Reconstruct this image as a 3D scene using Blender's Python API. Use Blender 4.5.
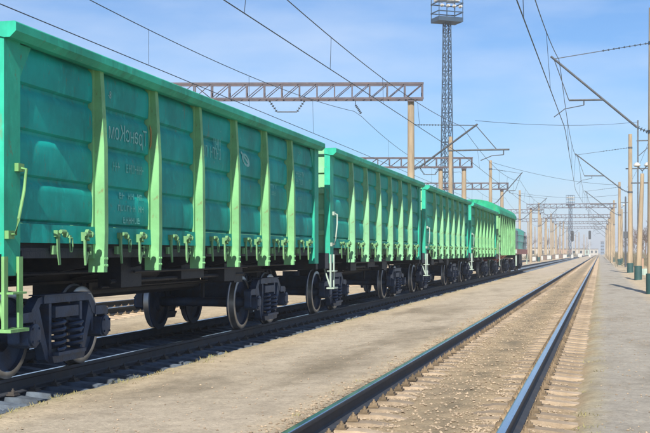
import bpy, math, random
from mathutils import Vector, Matrix, noise
sc = bpy.context.scene
for o in list(bpy.data.objects): bpy.data.objects.remove(o)
col = sc.collection
R = math.radians
# ------------------------------------------------------------------ camera
TH = R(13.28); CT, ST = math.cos(TH), math.sin(TH)
F = 1165.0                      # focal length in pixels of the 650 px wide photograph
RT = 0.20                       # rail top above ground
cam = bpy.data.cameras.new('camera'); co = bpy.data.objects.new('camera', cam); col.objects.link(co)
co.location = (0, 0, 1.57); co.rotation_euler = (R(90), 0, TH)
cam.sensor_width = 36; cam.lens = 36*F/650; cam.shift_y = 36/650
cam.clip_start = .1; cam.clip_end = 9000
sc.camera = co
# ------------------------------------------------------------------ sky, sun, exposure
SUN_EL, SUN_AZ = R(37), R(5.6)     # the sun stands behind the camera, a little to its right
S = Vector((math.sin(SUN_AZ)*math.cos(SUN_EL), -math.cos(SUN_AZ)*math.cos(SUN_EL), math.sin(SUN_EL)))
w = bpy.data.worlds.new('World'); sc.world = w; w.use_nodes = True
nt = w.node_tree; nd = nt.nodes; lk = nt.links
for n in list(nd): nd.remove(n)
out = nd.new('ShaderNodeOutputWorld'); bg = nd.new('ShaderNodeBackground')
sky = nd.new('ShaderNodeTexSky'); sky.sky_type = 'NISHITA'; sky.sun_disc = False
sky.sun_elevation = SUN_EL; sky.sun_rotation = math.pi - SUN_AZ
sky.altitude = 100; sky.air_density = 1.0; sky.dust_density = 0.3; sky.ozone_density = 4.0
tc = nd.new('ShaderNodeTexCoord'); mp = nd.new('ShaderNodeMapping'); mp.inputs['Scale'].default_value = (1.7, 1.7, 7.5)
mp.inputs['Rotation'].default_value = (0.15, 0.25, 0.4)
nz = nd.new('ShaderNodeTexNoise'); nz.inputs['Scale'].default_value = 1.6; nz.inputs['Detail'].default_value = 7; nz.inputs['Roughness'].default_value = .55
rp = nd.new('ShaderNodeValToRGB'); rp.color_ramp.elements[0].position = .40; rp.color_ramp.elements[1].position = .70
mx = nd.new('ShaderNodeMix'); mx.data_type = 'RGBA'
mm = nd.new('ShaderNodeMath'); mm.operation = 'MULTIPLY'; mm.inputs[1].default_value = .66
lk.new(tc.outputs['Generated'], mp.inputs['Vector']); lk.new(mp.outputs['Vector'], nz.inputs['Vector'])
lk.new(nz.outputs['Fac'], rp.inputs['Fac']); lk.new(rp.outputs['Color'], mm.inputs[0]); lk.new(mm.outputs[0], mx.inputs[0])
lk.new(sky.outputs['Color'], mx.inputs[6]); mx.inputs[7].default_value = (10.2, 8.6, 8.4, 1)
tn = nd.new('ShaderNodeMix'); tn.data_type = 'RGBA'; tn.blend_type = 'MULTIPLY'; tn.inputs[0].default_value = 1
tn.inputs[7].default_value = (.69, .97, 1.25, 1); lk.new(mx.outputs[2], tn.inputs[6])
lk.new(tn.outputs[2], bg.inputs['Color']); bg.inputs['Strength'].default_value = 0.060
lk.new(bg.outputs[0], out.inputs['Surface'])
sl = bpy.data.lights.new('sun', 'SUN'); sl.energy = 5.0; sl.angle = R(.55); sl.color = (1.0, .93, .80)
so = bpy.data.objects.new('sun', sl); col.objects.link(so)
so.rotation_euler = (-S).to_track_quat('-Z', 'Y').to_euler(); so.location = (0, -20, 30)
vs = sc.view_settings; vs.view_transform = 'Standard'; vs.look = 'None'; vs.exposure = 0.78; vs.gamma = 1.0; vs.use_curve_mapping = False

HAZE = 0.0007
# ------------------------------------------------------------------ materials
def newmat(name):
    m = bpy.data.materials.new(name); m.use_nodes = True
    return m, m.node_tree.nodes, m.node_tree.links, m.node_tree.nodes['Principled BSDF']
def N(nodes, t, **kw):
    n = nodes.new(t)
    for k, v in kw.items():
        if k in n.inputs: n.inputs[k].default_value = v
        else: setattr(n, k, v)
    return n
def c4(c): return (c[0], c[1], c[2], 1)
def mat(name, base, base2=None, scale=3.0, rough=.6, metal=0., bump=0., bscale=40., dirt=None, dscale=1.2, damt=.5, stretch=(1,1,1), dlo=.5, dhi=.72, spec=.5, rand=0.):
    m, nodes, L, p = newmat(name)
    p.inputs['Roughness'].default_value = rough; p.inputs['Metallic'].default_value = metal
    p.inputs['Specular IOR Level'].default_value = spec
    tco = N(nodes, 'ShaderNodeTexCoord'); mpg = N(nodes, 'ShaderNodeMapping'); mpg.inputs['Scale'].default_value = stretch
    L.new(tco.outputs['Object'], mpg.inputs['Vector'])
    n1 = N(nodes, 'ShaderNodeTexNoise', Scale=scale, Detail=5.0)
    L.new(mpg.outputs[0], n1.inputs['Vector'])
    a = N(nodes, 'ShaderNodeMix', data_type='RGBA'); b2 = base2 or tuple(x*.75 for x in base)
    a.inputs[6].default_value = c4(base); a.inputs[7].default_value = c4(b2)
    mr = N(nodes, 'ShaderNodeMapRange'); mr.inputs[1].default_value = .35; mr.inputs[2].default_value = .65
    L.new(n1.outputs['Fac'], mr.inputs[0]); L.new(mr.outputs[0], a.inputs[0])
    outc = a.outputs[2]
    if dirt:
        n2 = N(nodes, 'ShaderNodeTexNoise', Scale=dscale, Detail=8.0, Roughness=.65); L.new(mpg.outputs[0], n2.inputs['Vector'])
        r2 = N(nodes, 'ShaderNodeMapRange'); r2.inputs[1].default_value = dlo; r2.inputs[2].default_value = dhi; r2.inputs[4].default_value = damt
        L.new(n2.outputs['Fac'], r2.inputs[0])
        b = N(nodes, 'ShaderNodeMix', data_type='RGBA'); L.new(r2.outputs[0], b.inputs[0]); L.new(outc, b.inputs[6]); b.inputs[7].default_value = c4(dirt)
        outc = b.outputs[2]
    if rand:
        oi = N(nodes, 'ShaderNodeObjectInfo'); rr_ = N(nodes, 'ShaderNodeMapRange'); rr_.inputs[3].default_value = 1-rand; rr_.inputs[4].default_value = 1+rand*.4
        L.new(oi.outputs['Random'], rr_.inputs[0]); mu = N(nodes, 'ShaderNodeMix', data_type='RGBA', blend_type='MULTIPLY'); mu.inputs[0].default_value = 1
        L.new(outc, mu.inputs[6]); L.new(rr_.outputs[0], mu.inputs[7]); outc = mu.outputs[2]
    L.new(outc, p.inputs['Base Color'])
    if bump:
        n3 = N(nodes, 'ShaderNodeTexNoise', Scale=bscale, Detail=4.0); L.new(tco.outputs['Object'], n3.inputs['Vector'])
        bn = N(nodes, 'ShaderNodeBump', Strength=bump, Distance=.02); L.new(n3.outputs['Fac'], bn.inputs['Height']); L.new(bn.outputs[0], p.inputs['Normal'])
    return m
def paint(name, base):
    """old wagon paint: slow tone drift, rusty runs, pale scuffs and chalky patches"""
    m, nodes, L, p = newmat(name)
    p.inputs['Roughness'].default_value = .58; p.inputs['Specular IOR Level'].default_value = .16
    tco = N(nodes, 'ShaderNodeTexCoord')
    def nzf(scale, sc_, lo, hi, amt, detail=6.0, rough=.6, loc=(0, 0, 0)):
        mp_ = N(nodes, 'ShaderNodeMapping'); mp_.inputs['Scale'].default_value = sc_; mp_.inputs['Location'].default_value = loc
        L.new(tco.outputs['Object'], mp_.inputs['Vector'])
        n_ = N(nodes, 'ShaderNodeTexNoise', Scale=scale, Detail=detail, Roughness=rough); L.new(mp_.outputs[0], n_.inputs['Vector'])
        r_ = N(nodes, 'ShaderNodeMapRange'); r_.inputs[1].default_value = lo; r_.inputs[2].default_value = hi; r_.inputs[4].default_value = amt
        L.new(n_.outputs['Fac'], r_.inputs[0]); return r_.outputs[0]
    cur = None
    layers = [(tuple(x*.60 for x in base), nzf(1.3, (1, 1, 1), .32, .66, 1.)),
              (tuple(min(1, x*1.25+.008) for x in base), nzf(7., (1, 1, .5), .55, .75, .55, loc=(3, 1, 2))),
              (tuple(x*.38+.006 for x in base), nzf(3.2, (1, 1.3, .18), .55, .76, .75, loc=(7, 3, 1))),
              ((.16, .10, .05), nzf(11., (1, 1, .6), .59, .72, .7, 9.0, .75, loc=(2, 6, 1))),
              ((.20, .115, .06), nzf(4.5, (1, 1.2, .30), .62, .76, .8, 9.0, .7, loc=(1, 9, 4))),
              ((.50, .56, .52), nzf(9., (1, .7, 1.0), .66, .76, .6, 8.0, .7, loc=(5, 5, 8)))]
    for c, fac in layers:
        mx_ = N(nodes, 'ShaderNodeMix', data_type='RGBA'); L.new(fac, mx_.inputs[0])
        if cur is None: mx_.inputs[6].default_value = c4(base)
        else: L.new(cur, mx_.inputs[6])
        mx_.inputs[7].default_value = c4(c); cur = mx_.outputs[2]
    L.new(cur, p.inputs['Base Color'])
    n3 = N(nodes, 'ShaderNodeTexNoise', Scale=14.0, Detail=5.0); L.new(tco.outputs['Object'], n3.inputs['Vector'])
    bn = N(nodes, 'ShaderNodeBump', Strength=.10, Distance=.02); L.new(n3.outputs['Fac'], bn.inputs['Height']); L.new(bn.outputs[0], p.inputs['Normal'])
    return m
M = {}
M['paint1'] = paint('green_paint', (.004, .38, .335))  # panel green made bluer than the posts: shade put into the colour
M['half_lit1'] = paint('chord_green_paint', (.03, .44, .30))  # between panel and post greens: partial sun put into the colour
M['sunlit1'] = paint('post_green_paint', (.20, .48, .22))  # same wagon green with sunlight put into the colour, for posts and ends
M['paint2'] = paint('sea_green_paint', (.006, .385, .315))
M['paint3'] = paint('pale_green_paint', (.012, .40, .285))
M['paint4'] = paint('grass_green_paint', (.014, .37, .20))
M['paint5'] = paint('light_hopper_green_paint', (.17, .40, .19))
M['fitting'] = paint('fitting_paint', (.20, .43, .17))
M['latch'] = paint('sunlit_latch_paint', (.17, .36, .17))  # same wagon green, brightened in the colour as if sunlit
M['sunlit2'] = paint('sunlit_sea_green_paint', (.23, .51, .29))  # second and third wagons' posts and ends: sunlight put into the colour
M['sunlit4'] = paint('sunlit_grass_green_paint', (.21, .49, .24))  # fourth wagon's posts and ends: sunlight put into the colour
M['white'] = mat('white_paint', (.34, .43, .39), (.26, .34, .30), rough=.5, dirt=(.25, .2, .15), damt=.4)
M['letter'] = mat('faded_lettering', (.27, .50, .48), (.06, .40, .33), scale=11, rough=.6)
M['letter_faint'] = mat('worn_stencil', (.13, .45, .40), (.03, .40, .33), scale=9, rough=.6)
M['orange'] = mat('orange_print', (.50, .27, .10), rough=.6)
M['under'] = mat('underframe_shade_black', (.010, .016, .030), (.020, .025, .036), scale=4, rough=.6, dirt=(.045, .036, .028), damt=.5, bump=.2, bscale=30, spec=.25)  # black with the blue of the shade below the wagons added
M['bogie'] = mat('bogie_shade_blue_steel', (.032, .060, .120), (.018, .034, .070), scale=6, rough=.5, dirt=(.075, .058, .045), damt=.45, dscale=3, bump=.25, bscale=35, spec=.3)  # blue of the shade under the wagons tinted into the steel
M['steel'] = mat('worn_wheel_steel', (.42, .42, .43), (.28, .27, .26), scale=5, rough=.38, metal=.8)
M['railtop'] = mat('polished_rail_steel', (.58, .59, .61), (.48, .48, .49), scale=3, rough=.2, metal=1., stretch=(6, .4, 1))
M['railside'] = mat('rusty_shade_blue_rail', (.036, .042, .055), (.026, .030, .040), scale=6, rough=.7, dirt=(.09, .066, .045), damt=.5, spec=.3)  # rust over a base tinted with the blue of shade
M['sleeper'] = mat('dusty_concrete', (.40, .315, .235), (.30, .235, .165), scale=5, rough=.9, bump=.5, bscale=45, dirt=(.17, .125, .08), damt=.75, dscale=3.5, rand=.35, dlo=.42)
M['sleeper_dark'] = mat('oily_shade_blue_concrete', (.11, .145, .195), (.06, .08, .112), scale=5, rough=.85, bump=.4, bscale=45, dirt=(.05, .055, .06), damt=.6, dscale=2.5, rand=.4)  # oily concrete, with the train's blue shade tinted into its colour
M['clip'] = mat('dusty_fastening_steel', (.27, .20, .125), (.13, .095, .06), scale=14, rough=.85, rand=.4)
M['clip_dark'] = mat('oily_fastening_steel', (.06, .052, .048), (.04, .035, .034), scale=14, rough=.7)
M['stone'] = mat('ballast_stone', (.38, .30, .215), (.20, .155, .11), scale=9, rough=.95)
M['stone_dark'] = mat('oily_shade_blue_stone', (.062, .085, .122), (.034, .046, .066), scale=4, rough=.95)  # oily stones, tinted blue to carry the shade under the train
M['concrete'] = mat('pole_concrete', (.36, .285, .195), (.27, .215, .15), scale=3, rough=.9, dirt=(.15, .115, .08), damt=.75, dscale=2.2, stretch=(1.5, 1.5, .25), bump=.25, dlo=.44)
M['basegreen'] = mat('pole_base_paint', (.012, .055, .058), (.02, .07, .07), rough=.6)
M['galv'] = mat('dark_galvanised_steel', (.045, .055, .07), (.075, .08, .09), scale=8, rough=.6, metal=.3)
M['truss'] = mat('portal_truss_paint', (.055, .048, .065), (.08, .068, .082), scale=4, rough=.7, dirt=(.13, .07, .05), damt=.5)
M['tower'] = mat('tower_steel_paint', (.022, .048, .09), (.035, .06, .095), scale=3, rough=.7, spec=.2)
M['wire'] = mat('copper_wire', (.04, .055, .075), (.03, .04, .055), rough=.5, metal=.4)
M['insul'] = mat('porcelain', (.035, .05, .07), (.06, .08, .1), rough=.25)
M['lampw'] = mat('floodlight_housing', (.46, .46, .44), (.36, .36, .35), rough=.5)
M['black'] = mat('signal_black', (.015, .016, .018), rough=.5)
M['red'] = mat('red_frame_paint', (.36, .09, .07), (.28, .06, .05), rough=.5, dirt=(.12, .08, .06), damt=.5)
M['grey'] = mat('locomotive_grey_paint', (.13, .17, .21), (.09, .12, .15), rough=.45, dirt=(.1, .09, .08), damt=.4)
M['teal'] = mat('cab_teal_paint', (.03, .19, .17), (.025, .15, .14), rough=.4)
M['glass'] = mat('dark_glass', (.02, .03, .04), rough=.08)
M['bark'] = mat('bare_bark', (.17, .125, .10), (.12, .09, .08), scale=8, rough=.95)
M['dryleaf'] = mat('dry_grass', (.30, .25, .11), (.20, .20, .07), scale=2, rough=.9)
M['plaster'] = mat('pale_plaster', (.40, .37, .33), (.33, .31, .28), scale=1, rough=.9)
M['brickw'] = mat('brown_plaster', (.36, .24, .17), (.3, .2, .15), scale=1, rough=.9)
M['roof'] = mat('grey_roof', (.16, .15, .15), rough=.8)
M['bluegrey'] = mat('bluegrey_cladding', (.13, .19, .29), rough=.7)
M['bush'] = mat('dry_bush_twigs', (.14, .115, .08), (.10, .10, .06), scale=3, rough=.95)

# ground material: base colours follow where each surfacing lies
def ground_mat():
    m, nodes, L, p = newmat('dusty_ground')
    p.inputs['Roughness'].default_value = .95; p.inputs['Specular IOR Level'].default_value = .2
    g = N(nodes, 'ShaderNodeNewGeometry'); sx = N(nodes, 'ShaderNodeSeparateXYZ'); L.new(g.outputs['Position'], sx.inputs[0])
    nw = N(nodes, 'ShaderNodeTexNoise', Scale=.9, Detail=6.0, Roughness=.65); L.new(g.outputs['Position'], nw.inputs['Vector'])
    wp = N(nodes, 'ShaderNodeMath', operation='MULTIPLY_ADD'); L.new(nw.outputs['Fac'], wp.inputs[0]); wp.inputs[1].default_value = .7; wp.inputs[2].default_value = -.35
    xx = N(nodes, 'ShaderNodeMath', operation='ADD'); L.new(sx.outputs['X'], xx.inputs[0]); L.new(wp.outputs[0], xx.inputs[1])
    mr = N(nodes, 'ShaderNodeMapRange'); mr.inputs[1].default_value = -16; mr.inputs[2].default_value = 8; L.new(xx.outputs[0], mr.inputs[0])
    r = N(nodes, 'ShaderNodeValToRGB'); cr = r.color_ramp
    tan = (.43, .365, .285); grit = (.37, .28, .175); dark = (.068, .082, .106); sand = (.46, .375, .265); asph = (.345, .315, .27); olive = (.36, .31, .195)  # dark: oily bed with the train's blue shade mixed into the colour
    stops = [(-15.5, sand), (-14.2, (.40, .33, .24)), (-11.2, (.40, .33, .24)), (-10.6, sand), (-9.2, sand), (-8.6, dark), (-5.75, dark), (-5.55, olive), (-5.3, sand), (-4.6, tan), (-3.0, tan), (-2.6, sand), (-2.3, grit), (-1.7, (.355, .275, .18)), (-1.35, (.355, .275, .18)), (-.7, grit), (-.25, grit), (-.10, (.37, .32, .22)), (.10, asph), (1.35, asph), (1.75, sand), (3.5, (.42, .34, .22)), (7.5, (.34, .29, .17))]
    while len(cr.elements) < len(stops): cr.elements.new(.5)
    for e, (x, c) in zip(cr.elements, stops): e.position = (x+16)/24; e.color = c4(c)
    # blender keeps elements sorted
    L.new(mr.outputs[0], r.inputs['Fac'])
    # large blotches
    mpp = N(nodes, 'ShaderNodeMapping'); mpp.inputs['Scale'].default_value = (.9, .28, 1); L.new(g.outputs['Position'], mpp.inputs['Vector'])
    nb = N(nodes, 'ShaderNodeTexNoise', Scale=1.0, Detail=7.0, Roughness=.62); L.new(mpp.outputs[0], nb.inputs['Vector'])
    rb = N(nodes, 'ShaderNodeMapRange'); rb.inputs[1].default_value = .50; rb.inputs[2].default_value = .76; rb.inputs[4].default_value = .75; L.new(nb.outputs['Fac'], rb.inputs[0])
    mb = N(nodes, 'ShaderNodeMix', data_type='RGBA'); L.new(rb.outputs[0], mb.inputs[0]); L.new(r.outputs[0], mb.inputs[6]); mb.inputs[7].default_value = (.20, .165, .12, 1)
    # oil line between the rails of the near track
    ox = N(nodes, 'ShaderNodeMath', operation='ADD'); L.new(sx.outputs['X'], ox.inputs[0]); ox.inputs[1].default_value = 1.47
    ab = N(nodes, 'ShaderNodeMath', operation='ABSOLUTE'); L.new(ox.outputs[0], ab.inputs[0])
    ro = N(nodes, 'ShaderNodeMapRange'); ro.inputs[1].default_value = .05; ro.inputs[2].default_value = .32; ro.inputs[3].default_value = 1; ro.inputs[4].default_value = 0; L.new(ab.outputs[0], ro.inputs[0])
    no = N(nodes, 'ShaderNodeTexNoise', Scale=1.3, Detail=5.0); L.new(g.outputs['Position'], no.inputs['Vector'])
    ro2 = N(nodes, 'ShaderNodeMapRange'); ro2.inputs[1].default_value = .38; ro2.inputs[2].default_value = .62; ro2.inputs[4].default_value = .55; L.new(no.outputs['Fac'], ro2.inputs[0])
    mo = N(nodes, 'ShaderNodeMath', operation='MULTIPLY'); L.new(ro.outputs[0], mo.inputs[0]); L.new(ro2.outputs[0], mo.inputs[1])
    mc = N(nodes, 'ShaderNodeMix', data_type='RGBA'); L.new(mo.outputs[0], mc.inputs[0]); L.new(mb.outputs[2], mc.inputs[6]); mc.inputs[7].default_value = (.10, .09, .065, 1)
    # old damp oil stains on the platform, each with an outline of its own
    for (cx_, cy_, rx_, ry_, am) in ((-3.55, 15.2, .75, 2.6, .62), (-3.3, 20.5, .6, 3.2, .45), (-4.3, 12.6, .5, 1.2, .3), (-4.0, 31., .9, 5., .4), (.8, 14.5, .5, 1.6, .3)):
        mpd = N(nodes, 'ShaderNodeMapping', vector_type='POINT'); mpd.inputs['Location'].default_value = (-cx_/rx_, -cy_/ry_, 0); mpd.inputs['Scale'].default_value = (1/rx_, 1/ry_, 0)
        L.new(g.outputs['Position'], mpd.inputs['Vector'])
        vl = N(nodes, 'ShaderNodeVectorMath', operation='LENGTH'); L.new(mpd.outputs[0], vl.inputs[0])
        ad = N(nodes, 'ShaderNodeMath', operation='MULTIPLY_ADD'); L.new(nb.outputs['Fac'], ad.inputs[0]); ad.inputs[1].default_value = -2.6; L.new(vl.outputs['Value'], ad.inputs[2])
        rs = N(nodes, 'ShaderNodeMapRange'); rs.inputs[1].default_value = -.95; rs.inputs[2].default_value = -.15; rs.inputs[3].default_value = am; rs.inputs[4].default_value = 0; L.new(ad.outputs[0], rs.inputs[0])
        mz = N(nodes, 'ShaderNodeMix', data_type='RGBA'); L.new(rs.outputs[0], mz.inputs[0]); L.new(mc.outputs[2], mz.inputs[6]); mz.inputs[7].default_value = (.15, .12, .08, 1); mc = mz
    # mottling
    nm = N(nodes, 'ShaderNodeTexNoise', Scale=3.4, Detail=8.0, Roughness=.7); L.new(g.outputs['Position'], nm.inputs['Vector'])
    rm = N(nodes, 'ShaderNodeMapRange'); rm.inputs[1].default_value = .32; rm.inputs[2].default_value = .68; rm.inputs[3].default_value = .80; rm.inputs[4].default_value = 1.14; L.new(nm.outputs['Fac'], rm.inputs[0])
    mq = N(nodes, 'ShaderNodeMix', data_type='RGBA', blend_type='MULTIPLY'); mq.inputs[0].default_value = 1; L.new(mc.outputs[2], mq.inputs[6]); L.new(rm.outputs[0], mq.inputs[7]); mc = mq
    # fine speckle
    nf = N(nodes, 'ShaderNodeTexNoise', Scale=22.0, Detail=6.0, Roughness=.75); L.new(g.outputs['Position'], nf.inputs['Vector'])
    rf = N(nodes, 'ShaderNodeMapRange'); rf.inputs[1].default_value = .3; rf.inputs[2].default_value = .7; rf.inputs[3].default_value = .72; rf.inputs[4].default_value = 1.2; L.new(nf.outputs['Fac'], rf.inputs[0])
    ms = N(nodes, 'ShaderNodeMix', data_type='RGBA', blend_type='MULTIPLY'); ms.inputs[0].default_value = 1; L.new(mc.outputs[2], ms.inputs[6]); L.new(rf.outputs[0], ms.inputs[7])
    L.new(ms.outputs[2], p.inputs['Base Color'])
    nbp = N(nodes, 'ShaderNodeTexNoise', Scale=30.0, Detail=6.0, Roughness=.7); L.new(g.outputs['Position'], nbp.inputs['Vector'])
    bn = N(nodes, 'ShaderNodeBump', Strength=.9, Distance=.025); L.new(nbp.outputs['Fac'], bn.inputs['Height']); L.new(bn.outputs[0], p.inputs['Normal'])
    return m
M['ground'] = ground_mat()

# ------------------------------------------------------------------ mesh helpers
class MB:
    def __init__(s): s.v = []; s.f = []; s.mi = []
    def add(s, vs, fs, mi=0):
        b = len(s.v); s.v += [tuple(v) for v in vs]; s.f += [tuple(i+b for i in f) for f in fs]; s.mi += [mi]*len(fs); return s
    def box(s, x0, x1, y0, y1, z0, z1, mi=0):
        return s.add([(x0,y0,z0),(x1,y0,z0),(x1,y1,z0),(x0,y1,z0),(x0,y0,z1),(x1,y0,z1),(x1,y1,z1),(x0,y1,z1)],
              [(0,3,2,1),(4,5,6,7),(0,1,5,4),(1,2,6,5),(2,3,7,6),(3,0,4,7)], mi)
    def prism(s, poly, ax, lo, hi, mi=0):       # polygon in the two other axes (order x,y,z without ax)
        def P(a, b, t): return (t,a,b) if ax == 'x' else ((a,t,b) if ax == 'y' else (a,b,t))
        n = len(poly); vs = [P(a,b,lo) for a,b in poly]+[P(a,b,hi) for a,b in poly]
        return s.add(vs, [tuple(range(n))[::-1], tuple(range(n, 2*n))]+[(i,(i+1)%n,n+(i+1)%n,n+i) for i in range(n)], mi)
    def tube(s, pts, r, n=6, mi=0, r2=None, cap=True):
        pts = [Vector(p) for p in pts]; rings = []
        m = len(pts)
        for i, p in enumerate(pts):
            d = (pts[min(i+1, m-1)]-pts[max(i-1, 0)]).normalized()
            u = d.cross(Vector((0,0,1)) if abs(d.z) < .9 else Vector((1,0,0))).normalized(); v = d.cross(u)
            rr = r if r2 is None else r+(r2-r)*i/(m-1)
            rings.append([p+u*rr*math.cos(2*math.pi*k/n)+v*rr*math.sin(2*math.pi*k/n) for k in range(n)])
        vs = [q for g in rings for q in g]; fs = []
        for i in range(m-1):
            for k in range(n): fs.append((i*n+k, i*n+(k+1)%n, (i+1)*n+(k+1)%n, (i+1)*n+k))
        if cap: fs += [tuple(range(n)), tuple(range((m-1)*n, m*n))[::-1]]
        return s.add(vs, fs, mi)
    def lathe(s, prof, n=24, ax='x', c=(0,0,0), mis=None, closed=False):
        m = len(prof); vs = []; fs = []; mi = []
        for r, t in prof:
            for k in range(n):
                a = 2*math.pi*k/n; u, v = r*math.cos(a), r*math.sin(a)
                q = (t,u,v) if ax == 'x' else ((u,t,v) if ax == 'y' else (u,v,t))
                vs.append((q[0]+c[0], q[1]+c[1], q[2]+c[2]))
        for i in range(m if closed else m-1):
            j = (i+1) % m
            for k in range(n): fs.append((i*n+k, i*n+(k+1)%n, j*n+(k+1)%n, j*n+k)); mi.append(mis[i] if mis else 0)
        b = len(s.v); s.v += vs; s.f += [tuple(i+b for i in f) for f in fs]; s.mi += mi
        if not closed:
            s.f += [tuple(b+k for k in range(n)), tuple(b+(m-1)*n+k for k in range(n))[::-1]]; s.mi += [mis[0] if mis else 0]*2
        return s
    def helix(s, c, r, h, turns, wr, n=5, seg=10):
        pts = [(c[0]+r*math.cos(2*math.pi*t*turns/(turns*seg)), c[1]+r*math.sin(2*math.pi*t*turns/(turns*seg)), c[2]+h*t/(turns*seg)) for t in range(int(turns*seg)+1)]
        return s.tube(pts, wr, n)
    def mesh(s, name, mats, smooth=False):
        me = bpy.data.meshes.new(name); me.from_pydata(s.v, [], s.f)
        for m_ in (mats if isinstance(mats, (list, tuple)) else [mats]): me.materials.append(M[m_])
        if any(s.mi): me.polygons.foreach_set('material_index', s.mi)
        if smooth: me.polygons.foreach_set('use_smooth', [True]*len(s.f))
        me.validate(); me.update()
        if smooth:
            try: me.set_sharp_from_angle(angle=R(40))
            except Exception: pass
        return me
    def build(s, name, mats, parent=None, loc=None, smooth=False, label=None):
        o = bpy.data.objects.new(name, s.mesh(name, mats, smooth)); col.objects.link(o)
        if parent: o.parent = parent
        if loc: o.location = loc
        if label: o['label'] = label
        return o
def inst(name, me, parent=None, loc=(0,0,0), rz=0):
    o = bpy.data.objects.new(name, me); col.objects.link(o); o.parent = parent; o.location = loc
    if rz: o.rotation_euler.z = rz
    return o
def tag(o, label, cat, group=None, kind=None):
    o['label'] = label; o['category'] = cat
    if group: o['group'] = group
    if kind: o['kind'] = kind
    return o
def thing(name, loc, label, cat, group=None, rz=0):
    o = bpy.data.objects.new(name, None); col.objects.link(o); o.location = loc; o.rotation_euler.z = rz; o.empty_display_size = .3
    return tag(o, label, cat, group)
def copy_tree(o, parent=None, swap=None, skip=()):
    c = o.copy(); col.objects.link(c); c.parent = parent
    if swap and c.type == 'MESH':
        for sl_ in c.material_slots:
            k = sl_.material.name
            if k in swap: sl_.link = 'OBJECT'; sl_.material = swap[k]
    for ch in KIDS.get(o.name, []):
        if ch.name.split('.')[0] in skip: continue
        copy_tree(ch, c, swap, skip)
    return c
KIDS = {}
def collect():
    KIDS.clear()
    for o in bpy.data.objects:
        if o.parent: KIDS.setdefault(o.parent.name, []).append(o)
def at(px, D, z=0):        # ground point seen in photo column px at depth D
    X = (px-600)*CT*D/F
    return Vector((X, (D+X*ST)/CT, z))
rnd = random.Random(7)
def nz3(x, y, z=0.): return noise.noise(Vector((x, y, z)))
def sstep(a, b, x):
    t = max(0, min(1, (x-a)/(b-a))); return t*t*(3-2*t)

# ------------------------------------------------------------------ ground
T1, T2, T3, T4 = -1.535, -7.10, -12.6, -18.0
def gz(x, y):
    wob = .10*nz3(y*.9, 3.1)+.05*nz3(y*3.1, 7.7)
    z = .05
    if x < -10.6:
        z = .03
        for t in (T3,): z -= .08*(1-sstep(1.3, 1.7, abs(x-t)))
    elif x < -8.0: z = .04*(1-sstep(-9.4, -8.9, x))-.07*sstep(-9.4, -8.9, x)
    else:
        bed2 = -.07
        plat = .055+.035*sstep(-4.2, -2.7, x)
        z = bed2+(plat-bed2)*sstep(-5.72+wob*.7, -5.47+wob*.7, x)
        if x > -2.75:
            ax = abs(x-T1); bed1 = .010-.014*sstep(.35, .6, ax)-.022*sstep(.95, 1.1, ax)+.016*nz3(x*1.5, y*1.1, 21)
            z = plat+(bed1-plat)*sstep(-2.52, -2.42, x)
        if x > -.45: z = bed1+(.03-bed1)*sstep(-.28+wob*.6, -.05+wob*.6, x)
        if x > 1.5: z = .03+.06*sstep(1.5, 2.6, x)
    a = .012 if (-2.4 < x < -.2 or x < -5.6) else .007
    z += a*nz3(x*4, y*4, 1)+a*.8*nz3(x*9, y*9, 5)+.02*nz3(x*.7, y*.5, 9)
    if -2.3 < x < -.2 or -8.9 < x < -5.7: z -= .012*abs(math.sin(math.pi*(y-.25)/.5))
    if x > 2.5 or x < -20: z += .06*nz3(x*.5, y*.5, 2)
    return z
xs = [-1500, -900, -300, -120, -60, -40, -30, -25]
x = -22.0
while x < -9.6: xs.append(x); x += .3
while x < -5.9: xs.append(x); x += .16
while x < 2.6: xs.append(x); x += .075
while x < 8: xs.append(x); x += .4
xs += [9, 12, 16, 24, 40, 80, 200, 600, 1500]
ys = [-200, -60, -20, -5, 2]
y = 5.0
while y < 34: ys.append(y); y += .115
while y < 80: ys.append(y); y += .34
while y < 220: ys.append(y); y += 1.6
ys += [240, 280, 340, 420, 520, 700, 1000, 1500, 2500, 4000]
gm = MB(); nx = len(xs)
gm.v = [(xx_, yy_, gz(xx_, yy_) if -60 <= xx_ <= 60 and -6 < yy_ < 600 else 0.02) for yy_ in ys for xx_ in xs]
gm.f = [(j*nx+i, j*nx+i+1, (j+1)*nx+i+1, (j+1)*nx+i) for j in range(len(ys)-1) for i in range(nx-1)]; gm.mi = [0]*len(gm.f)
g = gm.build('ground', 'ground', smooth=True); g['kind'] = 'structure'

# ------------------------------------------------------------------ tracks
def rail_profile():
    h = [(.0375, -.012), (.034, -.003), (.022, 0)]
    half = [(.075, -.18), (.075, -.168), (.022, -.148), (.010, -.13), (.010, -.055), (.020, -.045), (.0375, -.038)]+h
    return [(x_, z_) for x_, z_ in half]+[(-x_, z_) for x_, z_ in half[::-1]]
def rail_mesh(y0, y1):
    prof = rail_profile(); n = len(prof); mb = MB()
    top = {8, 9, 10}
    yy = [y0+(y1-y0)*k/40 for k in range(41)]
    for yv in yy: mb.v += [(p[0], yv, p[1]) for p in prof]
    for j in range(40):
        for i in range(n):
            mb.f.append((j*n+i, j*n+(i+1) % n, (j+1)*n+(i+1) % n, (j+1)*n+i)); mb.mi.append(1 if i in top else 0)
    mb.f.append(tuple(range(n))); mb.mi.append(0)
    return mb.mesh('rail', ['railside', 'railtop'])
RAIL = rail_mesh(-6, 700)
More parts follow.
